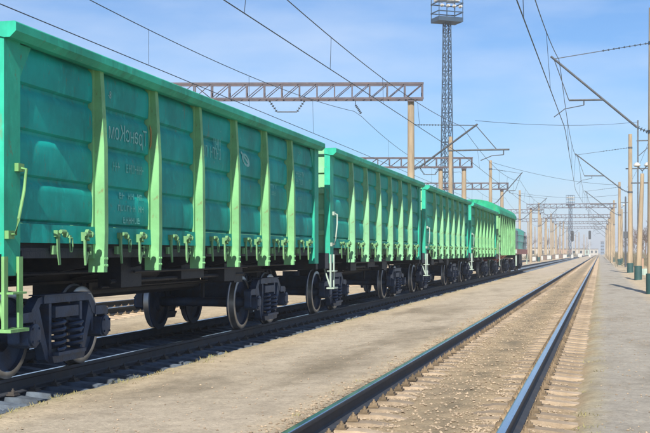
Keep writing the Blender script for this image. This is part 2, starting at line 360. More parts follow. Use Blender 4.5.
def sleeper_mb(mb=None, y=0, x=0):
    mb = mb or MB()
    prof = [(-1.35, -.02), (-.95, .018), (-.5, .016), (-.3, -.012), (.3, -.012), (.5, .016), (.95, .018), (1.35, -.02)]
    vs = []
    for px_, pz in prof:
        vs += [(x+px_, y-.14, -.16), (x+px_, y-.095, pz), (x+px_, y+.095, pz), (x+px_, y+.14, -.16)]
    fs = [(0,1,2,3), (31,30,29,28)]
    for i in range(7):
        for k in range(3): fs.append((i*4+k, (i+1)*4+k, (i+1)*4+k+1, i*4+k+1))
    return mb.add(vs, fs)
def clip_mb(mb=None, x=0, y=0, s=1):
    mb = mb or MB()
    mb.box(x+s*.03 if s > 0 else x-.13, x+.13 if s > 0 else x-.03, y-.06, y+.06, .018, .034)
    a, b = sorted((x+s*.045, x+s*.115)); mb.box(a, b, y-.045, y+.045, .034, .058)
    mb.lathe([(.019, .058), (.019, .076), (.010, .078), (.010, .094)], 6, 'z', (x+s*.078, y, 0))
    return mb
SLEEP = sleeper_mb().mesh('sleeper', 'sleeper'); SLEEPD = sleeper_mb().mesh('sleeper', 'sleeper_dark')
def track(xc, label, n_obj, n_clip, y0, dark, rails_only=False):
    t = thing('railway_track', (xc, 0, 0), label, 'track')
    for s in (-1, 1): inst('rail', RAIL, t, (s*.798, 0, RT))
    cl = {}
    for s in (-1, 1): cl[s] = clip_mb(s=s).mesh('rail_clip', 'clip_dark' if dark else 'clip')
    rest = MB(); restc = MB(); nc = 0
    yv = y0; i = 0
    while yv < 330:
        jx = rnd.uniform(-.02, .02); jy = rnd.uniform(-.02, .02)
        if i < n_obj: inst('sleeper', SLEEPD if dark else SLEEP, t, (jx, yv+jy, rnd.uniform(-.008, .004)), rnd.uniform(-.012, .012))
        else: sleeper_mb(rest, yv, jx)
        for rs in (-1, 1):
            for s in (-1, 1):
                xk = rs*.798+s*.045
                if nc < n_clip: inst('rail_clip', cl[s], t, (xk, yv+jy, rnd.uniform(-.004, .006)), rnd.uniform(-.1, .1)); nc += 1
                elif yv < 120: clip_mb(restc, xk, yv+jy, s)
        yv += .5; i += 1
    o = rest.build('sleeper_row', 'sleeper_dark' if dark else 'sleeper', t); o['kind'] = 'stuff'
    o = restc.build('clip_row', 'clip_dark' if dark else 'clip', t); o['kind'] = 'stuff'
    return t
track(T1, 'empty dusty railway track with shiny rails beside the grey asphalt path', 150, 296, 8.0, False)
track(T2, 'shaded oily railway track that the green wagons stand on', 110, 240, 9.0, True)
track(T3, 'railway track behind the train, seen between the wagon wheels', 0, 0, 14.0, False)

# loose stones
def stone_field(name, n, xf, yf, size, m, lab, cat):
    mb = MB()
    base = [(1,0,0),(-1,0,0),(0,1,0),(0,-1,0),(0,0,1),(0,0,-1)]
    fc = [(0,2,4),(2,1,4),(1,3,4),(3,0,4),(2,0,5),(1,2,5),(3,1,5),(0,3,5)]
    for _ in range(n):
        x_, y_ = xf(), yf(); s = size*rnd.uniform(.5, 1.5)
        z_ = gz(x_, y_)+s*.25
        a = rnd.uniform(0, 6.28); ca, sa = math.cos(a), math.sin(a); vs = []
        for b in base:
            q = [b[0]*s*rnd.uniform(.7, 1.3), b[1]*s*rnd.uniform(.6, 1.2), b[2]*s*rnd.uniform(.4, .8)]
            vs.append((x_+q[0]*ca-q[1]*sa, y_+q[0]*sa+q[1]*ca, z_+q[2]))
        mb.add(vs, fc)
    o = mb.build(name, m); tag(o, lab, cat, kind='stuff'); return o
def ynear(a, b): return lambda: a+(b-a)*rnd.random()**1.8
def xbed1():
    r_ = rnd.random()
    if r_ < .30: return T1-.60+rnd.gauss(0, .11)
    if r_ < .52: return T1+.58+rnd.gauss(0, .10)
    if r_ < .72: return T1+1.02+rnd.gauss(0, .10)
    if r_ < .80: return -2.6+rnd.gauss(0, .12)
    return T1+rnd.uniform(-.6, .6)
stone_field('gravel', 24000, xbed1, ynear(8, 70), .0165, 'stone', 'loose tan gravel along the rails of the empty track', 'gravel')
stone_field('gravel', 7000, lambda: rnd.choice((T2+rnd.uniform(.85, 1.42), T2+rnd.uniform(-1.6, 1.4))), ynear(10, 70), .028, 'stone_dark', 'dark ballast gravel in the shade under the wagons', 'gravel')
stone_field('pebbles', 2200, lambda: rnd.choice((rnd.uniform(-5.4, -2.5), rnd.uniform(0, 1.7))), ynear(8, 40), .011, 'stone', 'scattered pebbles on the platform and the path', 'pebbles')
# dry grass along the edges
def grass():
    mb = MB()
    for _ in range(900):
        r_ = rnd.random()
        x_ = -5.52+rnd.gauss(0, .12) if r_ < .62 else (-.10+rnd.gauss(0, .06) if r_ < .70 else (-2.58+rnd.gauss(0, .12) if r_ < .8 else rnd.uniform(2.2, 6)))
        y_ = 9+(75-9)*rnd.random()**1.6
        if nz3(x_*.5, y_*.6, 4) < -.05: continue
        z_ = gz(x_, y_)-.01
        for k in range(9):
            a = rnd.uniform(0, 6.28); h = rnd.uniform(.015, .05); lean = rnd.uniform(.02, .07); bx, by = x_+rnd.gauss(0, .04), y_+rnd.gauss(0, .05)
            dx, dy = math.cos(a), math.sin(a); wv = .005
            mb.add([(bx-dy*wv, by+dx*wv, z_), (bx+dy*wv, by-dx*wv, z_), (bx+dx*lean, by+dy*lean, z_+h)], [(0, 1, 2)])
    tag(mb.build('grass', 'dryleaf'), 'dry yellow-green grass tufts along the platform edges', 'grass', kind='stuff')
grass()

# ------------------------------------------------------------------ bogie
def wheel_mesh():
    prof = [(.09, -.09), (.16, -.085), (.19, -.02), (.40, .012), (.405, .062), (.462, .066), (.4785, .055), (.4785, .01), (.483, -.035), (.508, -.05), (.505, -.075), (.41, -.078), (.40, -.02), (.19, -.055), (.16, -.11), (.09, -.11)]
    mis = [0]*len(prof)
    for i in (4, 5, 6, 7, 8): mis[i] = 1
    return MB().lathe(prof, 40, 'x', mis=mis, closed=True).mesh('wheel', ['bogie', 'steel'], True)
WHEEL = wheel_mesh()
def sideframe_mesh():
    mb = MB()
    def P(poly, t): mb.prism(poly, 'x', -t, t)
    for s in (-1, 1):
        def q(pts): return [(s*a, b) for a, b in pts] if s > 0 else [(s*a, b) for a, b in pts][::-1]
        P(q([(.365, .795), (.43, .795), (.43, .20), (.365, .20)]), .062)                      # column by the spring window
        P(q([(.66, .80), (.775, .70), (.49, .17), (.40, .125), (.385, .20), (.42, .24)]), .052)   # slanting member
        P(q([(.56, .885), (.68, .865), (.83, .735), (.83, .615), (.74, .64), (.62, .80), (.56, .80)]), .058)
        P(q([(.81, .72), (1.10, .715), (1.17, .68), (1.17, .61), (.81, .61)]), .066)          # pedestal roof
        P(q([(1.095, .612), (1.165, .612), (1.15, .40), (1.10, .40)]), .056)                  # outer jaw
        P(q([(.715, .64), (.775, .64), (.765, .42), (.72, .42)]), .049)                       # inner jaw
    P([(-.57, .885), (.57, .885), (.57, .80), (-.57, .80)], .075)
    P([(-.60, .898), (.60, .898), (.60, .886), (-.60, .886)], .098)
    P([(-.43, .205), (.43, .205), (.39, .125), (-.39, .125)], .105)
    mb.box(-.15, .15, -.36, .36, .206, .245)
    return mb.mesh('side_frame', 'bogie')
def axlebox_mesh():
    mb = MB(); mb.prism([(-.13, .02), (-.10, .10), (.10, .10), (.13, .02), (.12, -.10), (.06, -.14), (-.06, -.14), (-.12, -.10)], 'x', -.12, .11)
    mb.lathe([(.125, .11), (.125, .135), (.08, .145), (.02, .146)], 16, 'x')
    for k in range(4):
        a = math.pi/4+k*math.pi/2
        mb.lathe([(.014, .135), (.014, .155)], 6, 'x', (0, .1*math.cos(a), .1*math.sin(a)))
    return mb.mesh('axle_box', 'bogie', True)
SF, AB = sideframe_mesh(), axlebox_mesh()
SPRING = MB().helix((0, 0, 0), .092, .335, 4.5, .021, 6, 14).mesh('spring', 'bogie', True)
AXLE = MB().lathe([(.06, -1.12), (.065, -.9), (.095, -.86), (.082, -.3), (.082, .3), (.095, .86), (.065, .9), (.06, 1.12)], 16, 'x').mesh('axle', 'bogie', True)
def brake_mesh():
    mb = MB()
    for s in (-1, 1):
        pts = [(s*.40*0, 0, 0)]
        for sx_ in (-1, 1):
            arc = [(s*(.925-.50*math.cos(R(a))), .478+.50*math.sin(R(a))) for a in (-22, -8, 8, 22)]
            arc2 = [(s*(.925-.56*math.cos(R(a))), .478+.56*math.sin(R(a))) for a in (22, 8, -8, -22)]
            poly = arc+arc2
            mb.prism(poly if s > 0 else poly[::-1], 'x', sx_*.79-.04, sx_*.79+.04)
            mb.tube([(sx_*.79, s*.36, .46), (sx_*.70, s*.30, .80)], .02, 6)
        mb.tube([(-.8, s*.345, .42), (.8, s*.345, .42)], .03, 6)
    return mb.mesh('brake_beam', 'under')
BRK = brake_mesh()
def bogie(parent, y):
    b = MB()
    b.prism([(-1.10, .63), (-1.10, .755), (-.9, .775), (-.4, .82), (.4, .82), (.9, .775), (1.10, .755), (1.10, .63), (.8, .60), (.3, .42), (-.3, .42), (-.8, .60)], 'y', -.30, .30)
    b.lathe([(.20, .82), (.20, .93)], 20, 'z')
    bo = b.build('bogie', 'bogie', parent, (0, y, 0))
    for s in (-1, 1):
        inst('side_frame', SF, bo, (s*1.02, 0, 0), 0 if s > 0 else math.pi)
        for k in (-1, 0, 1): inst('spring', SPRING, bo, (s*(1.02+(.055 if k else -.05)), k*.232, .268), k)
        for e in (-1, 1):
            inst('axle_box', AB, bo, (s*1.04, e*.925, .478), 0 if s > 0 else math.pi)
            inst('wheel', WHEEL, bo, (s*.79, e*.925, .4785), 0 if s > 0 else math.pi)
    for e in (-1, 1): inst('axle', AXLE, bo, (0, e*.925, .478))
    inst('brake_beam', BRK, bo)
    return bo

# ------------------------------------------------------------------ gondola wagon
ROWS = [3.505, 3.065, 2.60, 2.13, 1.67]
POSTS = [-4.30+1.72*i for i in range(6)]; LEN2 = 6.54
def dent(y_, z_, seed): return .017*nz3(y_*1.1, z_*1.6, seed)+.011*nz3(y_*3.3, z_*3.7, seed+3)
def panel_mesh(y0, y1, s, seed):
    prof = []
    for k in range(4):
        zt, zb = ROWS[k], ROWS[k+1]; h = zt-zb
        prof += [(1.388, zt-.004), (1.392, zt-.022), (1.432, zt-.062), (1.440, zt-.12), (1.443, zt-h*.5), (1.440, zb+.09), (1.434, zb+.045), (1.390, zb+.022), (1.388, zb+.004)]
    nc = 14; mb = MB(); npf = len(prof)
    for j in range(nc+1):
        yv = y0+(y1-y0)*j/nc
        e = min(1, min(j, nc-j)/2.0)
        for (px_, pz) in prof:
            d = e*dent(yv, pz, seed)
            mb.v.append((s*(px_+d-.06), yv, pz))
    for j in range(nc):
        for i in range(npf-1):
            q = (j*npf+i, (j+1)*npf+i, (j+1)*npf+i+1, j*npf+i+1)
            mb.f.append(q if s < 0 else q[::-1]); mb.mi.append(0)
    return mb.mesh('side_panel', 'paint1', True)
def post_mesh(s):
    mb = MB(); hw = .055
    zs = [(1.14, 1.50), (1.60, 1.512), (2.6, 1.505), (3.479, 1.452)]
    def sec(hwid, xin, extra, zlist):
        n = len(zlist); vs = []
        for z_, xo in zlist: vs += [(s*xin, -hwid, z_), (s*(xo+extra), -hwid*.92, z_), (s*(xo+extra), hwid*.92, z_), (s*xin, hwid, z_)]
        fs = [(0,1,2,3), tuple(4*(n-1)+k for k in (3,2,1,0))]
        for i in range(n-1):
            for k in range(4): fs.append((i*4+k, (i+1)*4+k, (i+1)*4+(k+1) % 4, i*4+(k+1) % 4))
        mb.add(vs, fs)
    sec(hw, 1.31, 0, zs)
    sec(.115, 1.312, 0, [(1.30, 1.392), (3.496, 1.392)])
    for zz in (1.22, 1.30):
        for yy_ in (-.03, .03): mb.lathe([(.014, s*1.49), (.014, s*1.516)], 6, 'x', (0, yy_, zz))
    return mb.mesh('side_post', 'sunlit1')
def latch_mesh(s, kind):
    mb = MB()
    X = lambda a: s*a
    def bx(a, b, y0, y1, z0, z1): u, v = sorted((X(a), X(b))); mb.box(u, v, y0, y1, z0, z1)
    if kind == 0:      # hinge lug with a pin and a swinging hook
        bx(1.39, 1.45, -.035, .03, 1.50, 1.60)
        mb.lathe([(.024, -.10), (.024, .05)], 8, 'y', (X(1.47), 0, 1.575))
        mb.lathe([(.038, .05), (.038, .08)], 8, 'y', (X(1.47), 0, 1.575))
        mb.prism([(-.06, 1.60), (-.035, 1.63), (.02, 1.625), (.02, 1.605), (-.03, 1.60), (-.04, 1.54), (.0, 1.52), (-.005, 1.50), (-.05, 1.52)], 'x', *sorted((X(1.452), X(1.492))))
        mb.prism([(-.035, 1.50), (.0, 1.50), (.0, 1.36), (.012, 1.25), (-.012, 1.225), (-.03, 1.34)], 'x', *sorted((X(1.425), X(1.449))))
        mb.prism([(-.01, 1.26), (.02, 1.245), (.065, 1.36), (.045, 1.38)], 'x', *sorted((X(1.428), X(1.446))))
        bx(1.425, 1.445, .06, .14, 1.435, 1.452); bx(1.425, 1.445, .125, .14, 1.36, 1.434); bx(1.425, 1.445, .06, .14, 1.343, 1.359)
    elif kind == 1:    # hatch lock with a foot
        bx(1.39, 1.44, -.05, .02, 1.54, 1.61)
        mb.lathe([(.022, -.02), (.022, .10)], 8, 'y', (X(1.46), 0, 1.595))
        mb.lathe([(.034, .09), (.034, .12)], 8, 'y', (X(1.46), 0, 1.565))
        mb.prism([(-.02, 1.54), (.02, 1.54), (.03, 1.40), (.05, 1.24), (.03, 1.235), (-.01, 1.38)], 'x', *sorted((X(1.41), X(1.432))))
        bx(1.372, 1.408, -.08, .05, 1.35, 1.445)
    else:              # hanging chain link
        for e in (-1, 1): mb.tube([(X(1.425), e*.03, 1.53), (X(1.428), e*.034, 1.44), (X(1.425), e*.022, 1.38)], .008, 5)
        mb.tube([(X(1.425), -.03, 1.53), (X(1.425), .03, 1.53)], .008, 5); mb.tube([(X(1.425), -.022, 1.38), (X(1.425), .022, 1.38)], .008, 5)
        bx(1.385, 1.42, -.02, .02, 1.53, 1.56)
    return mb.mesh(['hatch_hook', 'hatch_lock', 'hatch_link'][kind], 'latch')
def text_mesh(txt, size, mirror=True):
    cu = bpy.data.curves.new('t', 'FONT'); cu.body = txt; cu.size = size; cu.align_x = 'CENTER'; cu.align_y = 'CENTER'; cu.resolution_u = 3; cu.extrude = .0
    o = bpy.data.objects.new('t', cu); col.objects.link(o); dg = bpy.context.evaluated_depsgraph_get()
    me = bpy.data.meshes.new_from_object(o.evaluated_get(dg)); bpy.data.objects.remove(o)
    # lay in the plane of the wagon side (local x -> -y direction for mirrored lettering as in the photograph)
    for v in me.vertices: v.co = Vector((0, (-1 if mirror else 1)*v.co.x, v.co.y))
    me.materials.clear(); me.materials.append(M['letter'])
    return me
def strokes(rows, cw, ch, gap, seed):
    # worn stencil lines whose characters can no longer be read: rows of broken strokes
    rr = random.Random(seed); mb = MB(); z_ = 0
    for n in rows:
        w_ = n*cw*1.25; y_ = -w_/2
        for _ in range(n):
            if rr.random() < .12: y_ += cw*1.25; continue
            t = cw*.24; k = rr.randint(0, 4)
            def q(a0, a1, b0, b1): mb.add([(0, y_+a0, z_+b0), (0, y_+a1, z_+b0), (0, y_+a1, z_+b1), (0, y_+a0, z_+b1)], [(0, 1, 2, 3)])
            q(0, t, 0, ch)
            if k in (0, 1, 3): q(cw-t, cw, 0, ch)
            if k in (0, 2): q(t, cw-t, ch-t, ch)
            if k in (1, 2, 4): q(t, cw-(t if k == 1 else 0), ch*.45, ch*.45+t)
            if k in (2, 3): q(t, cw-(t if k == 3 else 0), 0, t)
            y_ += cw*1.25
        z_ -= ch+gap
    return mb
def gondola():
    root = thing('gondola_wagon', (0, 0, RT), '-', 'freight wagon', 'green open wagons of the train')
    edges = [-LEN2+.30]+POSTS+[LEN2-.30]
    PM = {s: post_mesh(s) for s in (-1, 1)}; LM = {k: latch_mesh(1, k) for k in (0, 1, 2)}
    for s in (-1, 1):
        for i in range(7): inst('side_panel', panel_mesh(edges[i]+(.02 if i else 0), edges[i+1]-(.02 if i < 6 else 0), s, i*7.3+s), root)
        for y_ in POSTS: inst('side_post', PM[s], root, (0, y_, 0))
        a, b = sorted((s*1.30, s*1.425))
        for e in (-1, 1):
            c = MB(); c.box(a, b, min(e*(LEN2-.33), e*LEN2), max(e*(LEN2-.33), e*LEN2), 1.14, 3.50)
            g0, g1 = sorted((e*(LEN2-.33), e*(LEN2-.62)))
            c.prism([(e*(LEN2-.33), 3.47), (e*(LEN2-.60), 3.47), (e*(LEN2-.33), 3.08)], 'x', *sorted((s*1.385, s*1.402)))
            c.build('corner_post', 'half_lit1', root)
        pr = [(s*1.30, 3.502), (s*1.30, 3.63), (s*1.55, 3.63), (s*1.565, 3.615), (s*1.565, 3.535), (s*1.50, 3.475), (s*1.44, 3.475)]
        MB().prism(pr if s < 0 else pr[::-1], 'y', -LEN2-.02, LEN2+.02).build('top_chord', 'half_lit1', root)
        pr = [(s*1.30, 1.50), (s*1.30, 1.672), (s*1.392, 1.668), (s*1.40, 1.47), (s*1.38, 1.47), (s*1.37, 1.50)]
        MB().prism(pr if s < 0 else pr[::-1], 'y', -LEN2+.335, LEN2-.335).build('side_sill', 'paint1', root)
    # end walls
    for e in (-1, 1):
        c = MB(); y0, y1 = sorted((e*(LEN2-.10), e*(LEN2-.06))); c.box(-1.297, 1.297, y0, y1, 1.36, 3.49)
        for z_ in (1.75, 2.2, 2.65, 3.1):
            y0, y1 = sorted((e*(LEN2-.06), e*(LEN2-.015))); c.box(-1.292, 1.292, y0, y1, z_, z_+.10)
        c.build('end_wall', 'sunlit1', root)
        c = MB(); y0, y1 = sorted((e*(LEN2-.16), e*(LEN2+.016))); c.box(-1.297, 1.297, y0, y1, 3.50, 3.626); c.build('end_chord', 'sunlit1', root)
        for x_ in (-.62, .62):
            y0, y1 = sorted((e*(LEN2-.058), e*(LEN2+.07))); MB().prism([(x_-.08, 1.2), (x_+.08, 1.2), (x_+.05, 3.45), (x_-.05, 3.45)], 'y', y0, y1).build('end_post', 'sunlit1', root)
        y0, y1 = sorted((e*(LEN2-.12), e*(LEN2+.05))); MB().box(-1.40, 1.40, y0, y1, 1.02, 1.355).build('buffer_beam', 'under', root)
    # hatch fittings along the near side
    for i in range(7):
        y0, y1 = edges[i], edges[i+1]; L_ = y1-y0
        for k, t in ((1, .36), (2, .52), (0, .70)):
            yy_ = y0+L_*t+(0.18 if i == 0 else 0)
            inst(['hatch_hook', 'hatch_lock', 'hatch_link'][k], LM[k], root, (0, yy_, 0))
    # underframe
    u = MB(); u.box(-1.295, 1.295, -LEN2+.13, LEN2-.13, 1.42, 1.49)
    u.build('floor', 'under', root)
    for i in range(7):
        for s in (-1, 1):
            a, b = sorted((s*.243, s*1.36)); y0, y1 = edges[i]+.12, edges[i+1]-.12
            h = MB(); h.box(a, b, y0, y1, 1.385, 1.418)
            a2, b2 = sorted((s*1.30, s*1.365)); h.box(a2, b2, y0+.05, y1-.05, 1.31, 1.384)
            for t in (.25, .75):
                yy_ = y0+(y1-y0)*t; h.box(a, b, yy_-.03, yy_+.03, 1.32, 1.386)
            h.build('floor_hatch', 'under', root)
    c = MB(); c.box(-.24, .24, -LEN2-.2, LEN2+.2, 1.0, 1.383); c.box(-.32, .32, -LEN2+.2, LEN2-.2, .965, .998); c.build('centre_sill', 'under', root)
    for y_ in POSTS:
        for s in (-1, 1):
            poly = [(s*.242, 1.02), (s*.242, 1.384), (s*1.30, 1.384), (s*1.425, 1.30), (s*1.425, 1.18), (s*1.25, 1.20)]
            MB().prism(poly if s < 0 else poly[::-1], 'y', y_-.04, y_+.04).build('cross_bearer', 'under', root)
    b = MB(); b.lathe([(.08, -.32), (.15, -.28), (.15, .22), (.08, .25)], 16, 'y', (.55, .6, 1.08)); b.box(.5, .6, .4, .8, 1.15, 1.384); b.build('brake_cylinder', 'under', root, smooth=True)
    b = MB(); b.lathe([(.06, -.45), (.125, -.4), (.125, .4), (.06, .45)], 16, 'y', (.7, -1.2, 1.13)); b.box(.66, .74, -1.4, -1.0, 1.2, 1.384); b.build('air_reservoir', 'under', root, smooth=True)
    b = MB()
    b.tube([(.42, -3.4, .86), (.42, 3.4, .86)], .022, 6); b.tube([(.9, -5.9, 1.13), (.9, 5.9, 1.13)], .022, 6)
    b.tube([(1.15, -2.6, 1.12), (1.15, 2.4, 1.12)], .018, 6)
    for yy_ in (-2.4, 2.2): b.box(.40, .44, yy_-.05, yy_+.05, .6, .96); b.box(.886, .93, yy_-.02, yy_+.02, 1.14, 1.385)
    b.tube([(1.02, -3.1, 1.0), (1.02, 2.6, 1.0)], .03, 6); b.tube([(.95, -3.2, .93), (.60, 2.9, .90)], .016, 6)
    b.build('brake_rods', 'under', root)
    MB().prism([(-.36, .80), (-.36, .963), (.36, .963), (.36, .80), (.2, .74), (-.2, .74)], 'y', -2.5, 2.2).build('sill_stiffener', 'under', root)
    for (x_, y_, w_, d_, z0) in ((.95, -2.6, .16, .34, .92), (.9, -.2, .2, .5, .98), (1.0, 1.5, .14, .3, .90), (.85, 2.3, .18, .24, .86)):
        MB().box(x_-w_, x_+w_, y_-d_, y_+d_, z0, 1.384).build('brake_gear_box', 'under', root)
    for e in (-1, 1):
        pts = [(0, 0)]
        head = [(-.09, 0), (-.09, .42), (-.21, .50), (-.21, .72), (-.08, .66), (-.05, .55), (.06, .58), (.10, .72), (.22, .70), (.20, .46), (.09, .40), (.09, 0)]
        c = MB(); c.prism([(x_*e, e*(LEN2+.02+y_*.78)) for x_, y_ in head], 'z', .87, 1.16); c.build('coupler', 'under', root)
        c = MB(); c.tube([(e*.35, e*(LEN2+.05), 1.0), (e*.36, e*(LEN2+.25), .85), (e*.3, e*(LEN2+.42), .72), (e*.16, e*(LEN2+.5), .78)], .03, 8); c.build('air_hose', 'under', root, smooth=True)
        # handrail and step on the right-hand corner of either end
        c = MB(); yb = e*(LEN2-.10); r = -e
        c.tube([(r*1.425, yb+e*.02, 1.545), (r*1.515, yb+e*.03, 1.55), (r*1.53, yb, 1.70), (r*1.535, yb-e*.10, 1.98), (r*1.525, yb-e*.17, 2.20), (r*1.425, yb-e*.18, 2.22)], .016, 8)
        for zz, yy_ in ((1.545, yb+e*.02), (2.22, yb-e*.18)): a, b_ = sorted((r*1.426, r*1.47)); c.box(a, b_, yy_-.07, yy_+.05, zz-.04, zz+.04)
        c.build('handrail', 'fitting', root, smooth=True)
        c = MB(); a, b_ = sorted((r*1.43, r*1.46))
        for yy_ in (e*(LEN2+.02), e*(LEN2-.28)): c.box(a, b_, yy_-.04, yy_+.04, .62, 1.33)
        a2, b2 = sorted((r*1.36, r*1.53)); y0, y1 = sorted((e*(LEN2+.06), e*(LEN2-.32)))
        c.box(a2, b2, y0, y1, .585, .617); c.box(a2, b2, y0+.05, y1-.05, .96, .98)
        c.tube([(r*1.42, e*(LEN2-.02), .64), (r*1.2, e*(LEN2-.16), 1.2)], .018, 6)
        c.build('corner_step', 'fitting', root)
    for y_ in (-4.47, 4.02): bogie(root, y_)
    return root
W0 = 10.37; PITCH = 14.15
G = gondola(); collect()
wag = [G]
def slots(p): return {'green_paint': M[p]}
sw = [None,
      {'green_paint': M['paint2'], 'chord_green_paint': M['half_lit1'], 'post_green_paint': M['sunlit2'], 'fitting_paint': M['white']},
      {'green_paint': M['paint3'], 'post_green_paint': M['sunlit2'], 'fitting_paint': M['white']},
      {'green_paint': M['paint4'], 'post_green_paint': M['sunlit4'], 'fitting_paint': M['white']}]
for k in (1, 2, 3): wag.append(copy_tree(G, None, sw[k]))
labs = ['green open freight wagon with faded mirrored lettering and yellow-green corner step',
        'sea-green open freight wagon coupled directly behind the lettered wagon',
        'pale green open freight wagon, third in the train, beneath the portal beam end',
        'grass-green open freight wagon coupled to the arched-roof hopper']
for k, o in enumerate(wag):
    o.location = (T2, W0+LEN2+PITCH*k, RT); o['label'] = labs[k]; o['group'] = 'green open wagons of the train'
# the lettering of the first wagon (photograph shows it reversed)
LX = 1.398
def letter(me, y, z, name='lettering', lab=None, i=None):
    if i is None: i = min(6, max(0, sum(1 for q in POSTS if y > q)))
    for v in me.vertices:      # lay the print on the dented sheet
        v.co.x = 1.384+dent(y+v.co.y, z+v.co.z, i*7.3+1)+.004+v.co.x
    o = inst(name, me, G, (0, y, z)); o['kind'] = 'stuff'
    if lab: o['label'] = lab
    return o
# bays: bay 2 between posts 0 and 1
bay = lambda i, t: ([-LEN2+.3]+POSTS+[LEN2-.3])[i]*(1-t)+([-LEN2+.3]+POSTS+[LEN2-.3])[i+1]*t
yc = bay(1, .90)
for ch, sz in zip('ТраHсКом', (.27, .27, .27, .205, .27, .27, .27, .27)):
    me = text_mesh(ch, sz); ws = [v.co.y for v in me.vertices]; wd = max(ws)-min(ws); lo = min(v.co.z for v in me.vertices); hi = max(v.co.z for v in me.vertices)
    base_ = {'Т': 0, 'К': 0, 'р': -.062}.get(ch, 0)
    for v in me.vertices: v.co.y -= (max(ws)+min(ws))/2; v.co.z -= lo-base_; v.co.y *= .92
    letter(me, yc-wd*.46, 2.74, 'letter'); yc -= wd*.92+.024
letter(text_mesh('8-', .13), bay(1, .2), 3.25)
em = MB(); em.prism([(0, .17), (.05, .12), (.07, 0), (.05, -.10), (.0, -.15), (.025, -.05), (.03, .05)], 'x', 0, .004); o = em.build('emblem', 'orange', G, (LX+.004, bay(1, .935), 2.86)); o['label'] = 'small orange crescent emblem beside the name'
letter(strokes([12], .065, .105, .03, 3).mesh('lettering', 'letter_faint'), bay(1, .56), 2.36)
letter(strokes([8, 9, 6], .07, .075, .075, 5).mesh('lettering', 'letter_faint'), bay(1, .60), 2.03)
letter(strokes([8], .085, .17, .05, 8).mesh('lettering', 'letter_faint'), bay(3, .42), 2.80)
letter(strokes([3], .09, .17, .05, 18).mesh('lettering', 'letter_faint'), bay(3, .56), 2.94)
letter(strokes([4], .05, .08, .05, 11).mesh('lettering', 'letter_faint'), bay(6, .45), 3.28)
letter(strokes([7, 7], .07, .10, .05, 12).mesh('lettering', 'letter_faint'), bay(6, .45), 2.85)
letter(strokes([5], .06, .09, .05, 13).mesh('lettering', 'letter_faint'), bay(6, .45), 2.36)
letter(strokes([5, 4], .06, .07, .05, 15).mesh('lettering', 'letter_faint'), bay(5, .4), 2.52)
lg = MB(); 
for k in range(20):
    a0, a1 = k/20*2*math.pi, (k+1)/20*2*math.pi
    def e_(a, r): return (0, .23*r*math.cos(a)+.05*r*math.sin(a), .085*r*math.sin(a)-.06*r*math.cos(a))
    lg.add([e_(a0, 1), e_(a1, 1), e_(a1, .62), e_(a0, .62)], [(0, 1, 2, 3)])
lg.add([(0, -.30, .10), (0, -.27, .13), (0, .18, -.02), (0, .15, -.06)], [(0, 1, 2, 3)])
letter(lg.mesh('emblem', 'letter'), bay(4, .42), 2.90, 'emblem', 'slanted white oval emblem')

# ------------------------------------------------------------------ covered hopper
def hopper(y0, L_):
    root = thing('hopper_wagon', (T2, y0+L_/2, RT), 'light green hopper wagon with arched roof and many narrow ribs', 'freight wagon')
    h = L_/2
    sec = [(-1.45, 1.25), (-1.45, 3.66), (1.45, 3.66), (1.45, 1.25)]
    MB().prism(sec, 'y', -h+.25, h-.9).build('side_wall', 'paint5', root)
    arch = [(1.56*math.cos(R(a)), 3.64+.78*math.sin(R(a))**.9) for a in range(0, 181, 12)]
    arch = [(1.56, 3.58)]+arch+[(-1.56, 3.58)]
    MB().prism(arch, 'y', -h+.1, h-.15).build('roof', 'paint4', root, smooth=False)
    for i in range(9):
        y_ = -h+.45+i*(L_-1.7)/8
        for s in (-1, 1):
            a, b = sorted((s*1.452, s*1.55)); MB().prism([(a, y_-.06), (b, y_-.05), (b, y_+.05), (a, y_+.06)], 'z', 1.2, 3.575).build('side_rib', 'paint5', root)
    a = MB(); a.prism([(h-.9, 1.3), (h-.9, 3.57), (h-.2, 3.57), (h-.2, 3.2)], 'x', -1.40, 1.40); a.build('end_slope', 'paint4', root)
    c = MB(); c.box(-.24, .24, -h-.2, h+.2, .98, 1.245); c.box(-1.45, 1.45, -h-.02, -h+.2, 1.0, 1.30); c.box(-1.45, 1.45, h-.2, h+.02, 1.0, 1.30); c.build('underframe', 'under', root)
    for y_ in (-1.5, 1.5):
        m = MB(); vs = [(-1.3, y_-1.2, 1.24), (1.3, y_-1.2, 1.24), (1.3, y_+1.2, 1.24), (-1.3, y_+1.2, 1.24), (-.4, y_-.4, .55), (.4, y_-.4, .55), (.4, y_+.4, .55), (-.4, y_+.4, .55)]
        m.add(vs, [(0,1,2,3),(7,6,5,4),(0,4,5,1),(1,5,6,2),(2,6,7,3),(3,7,4,0)]); m.build('discharge_chute', 'red', root)
    c = MB()
    for yy_ in (-h+.1, -h+.5): c.box(1.50, 1.53, yy_-.04, yy_+.04, .6, 1.9)
    for zz in (.6, .95, 1.3, 1.65): c.box(1.50, 1.56, -h+.06, -h+.54, zz, zz+.025)
    c.build('ladder', 'white', root)
    for e in (-1, 1): MB().box(-.1, .1, min(e*h, e*(h+.5)), max(e*h, e*(h+.5)), .9, 1.12).build('coupler', 'under', root)
    for y_ in (-h+2.6, h-2.6): bogie(root, y_)
hopper(W0+PITCH*4-.1, 13.8)

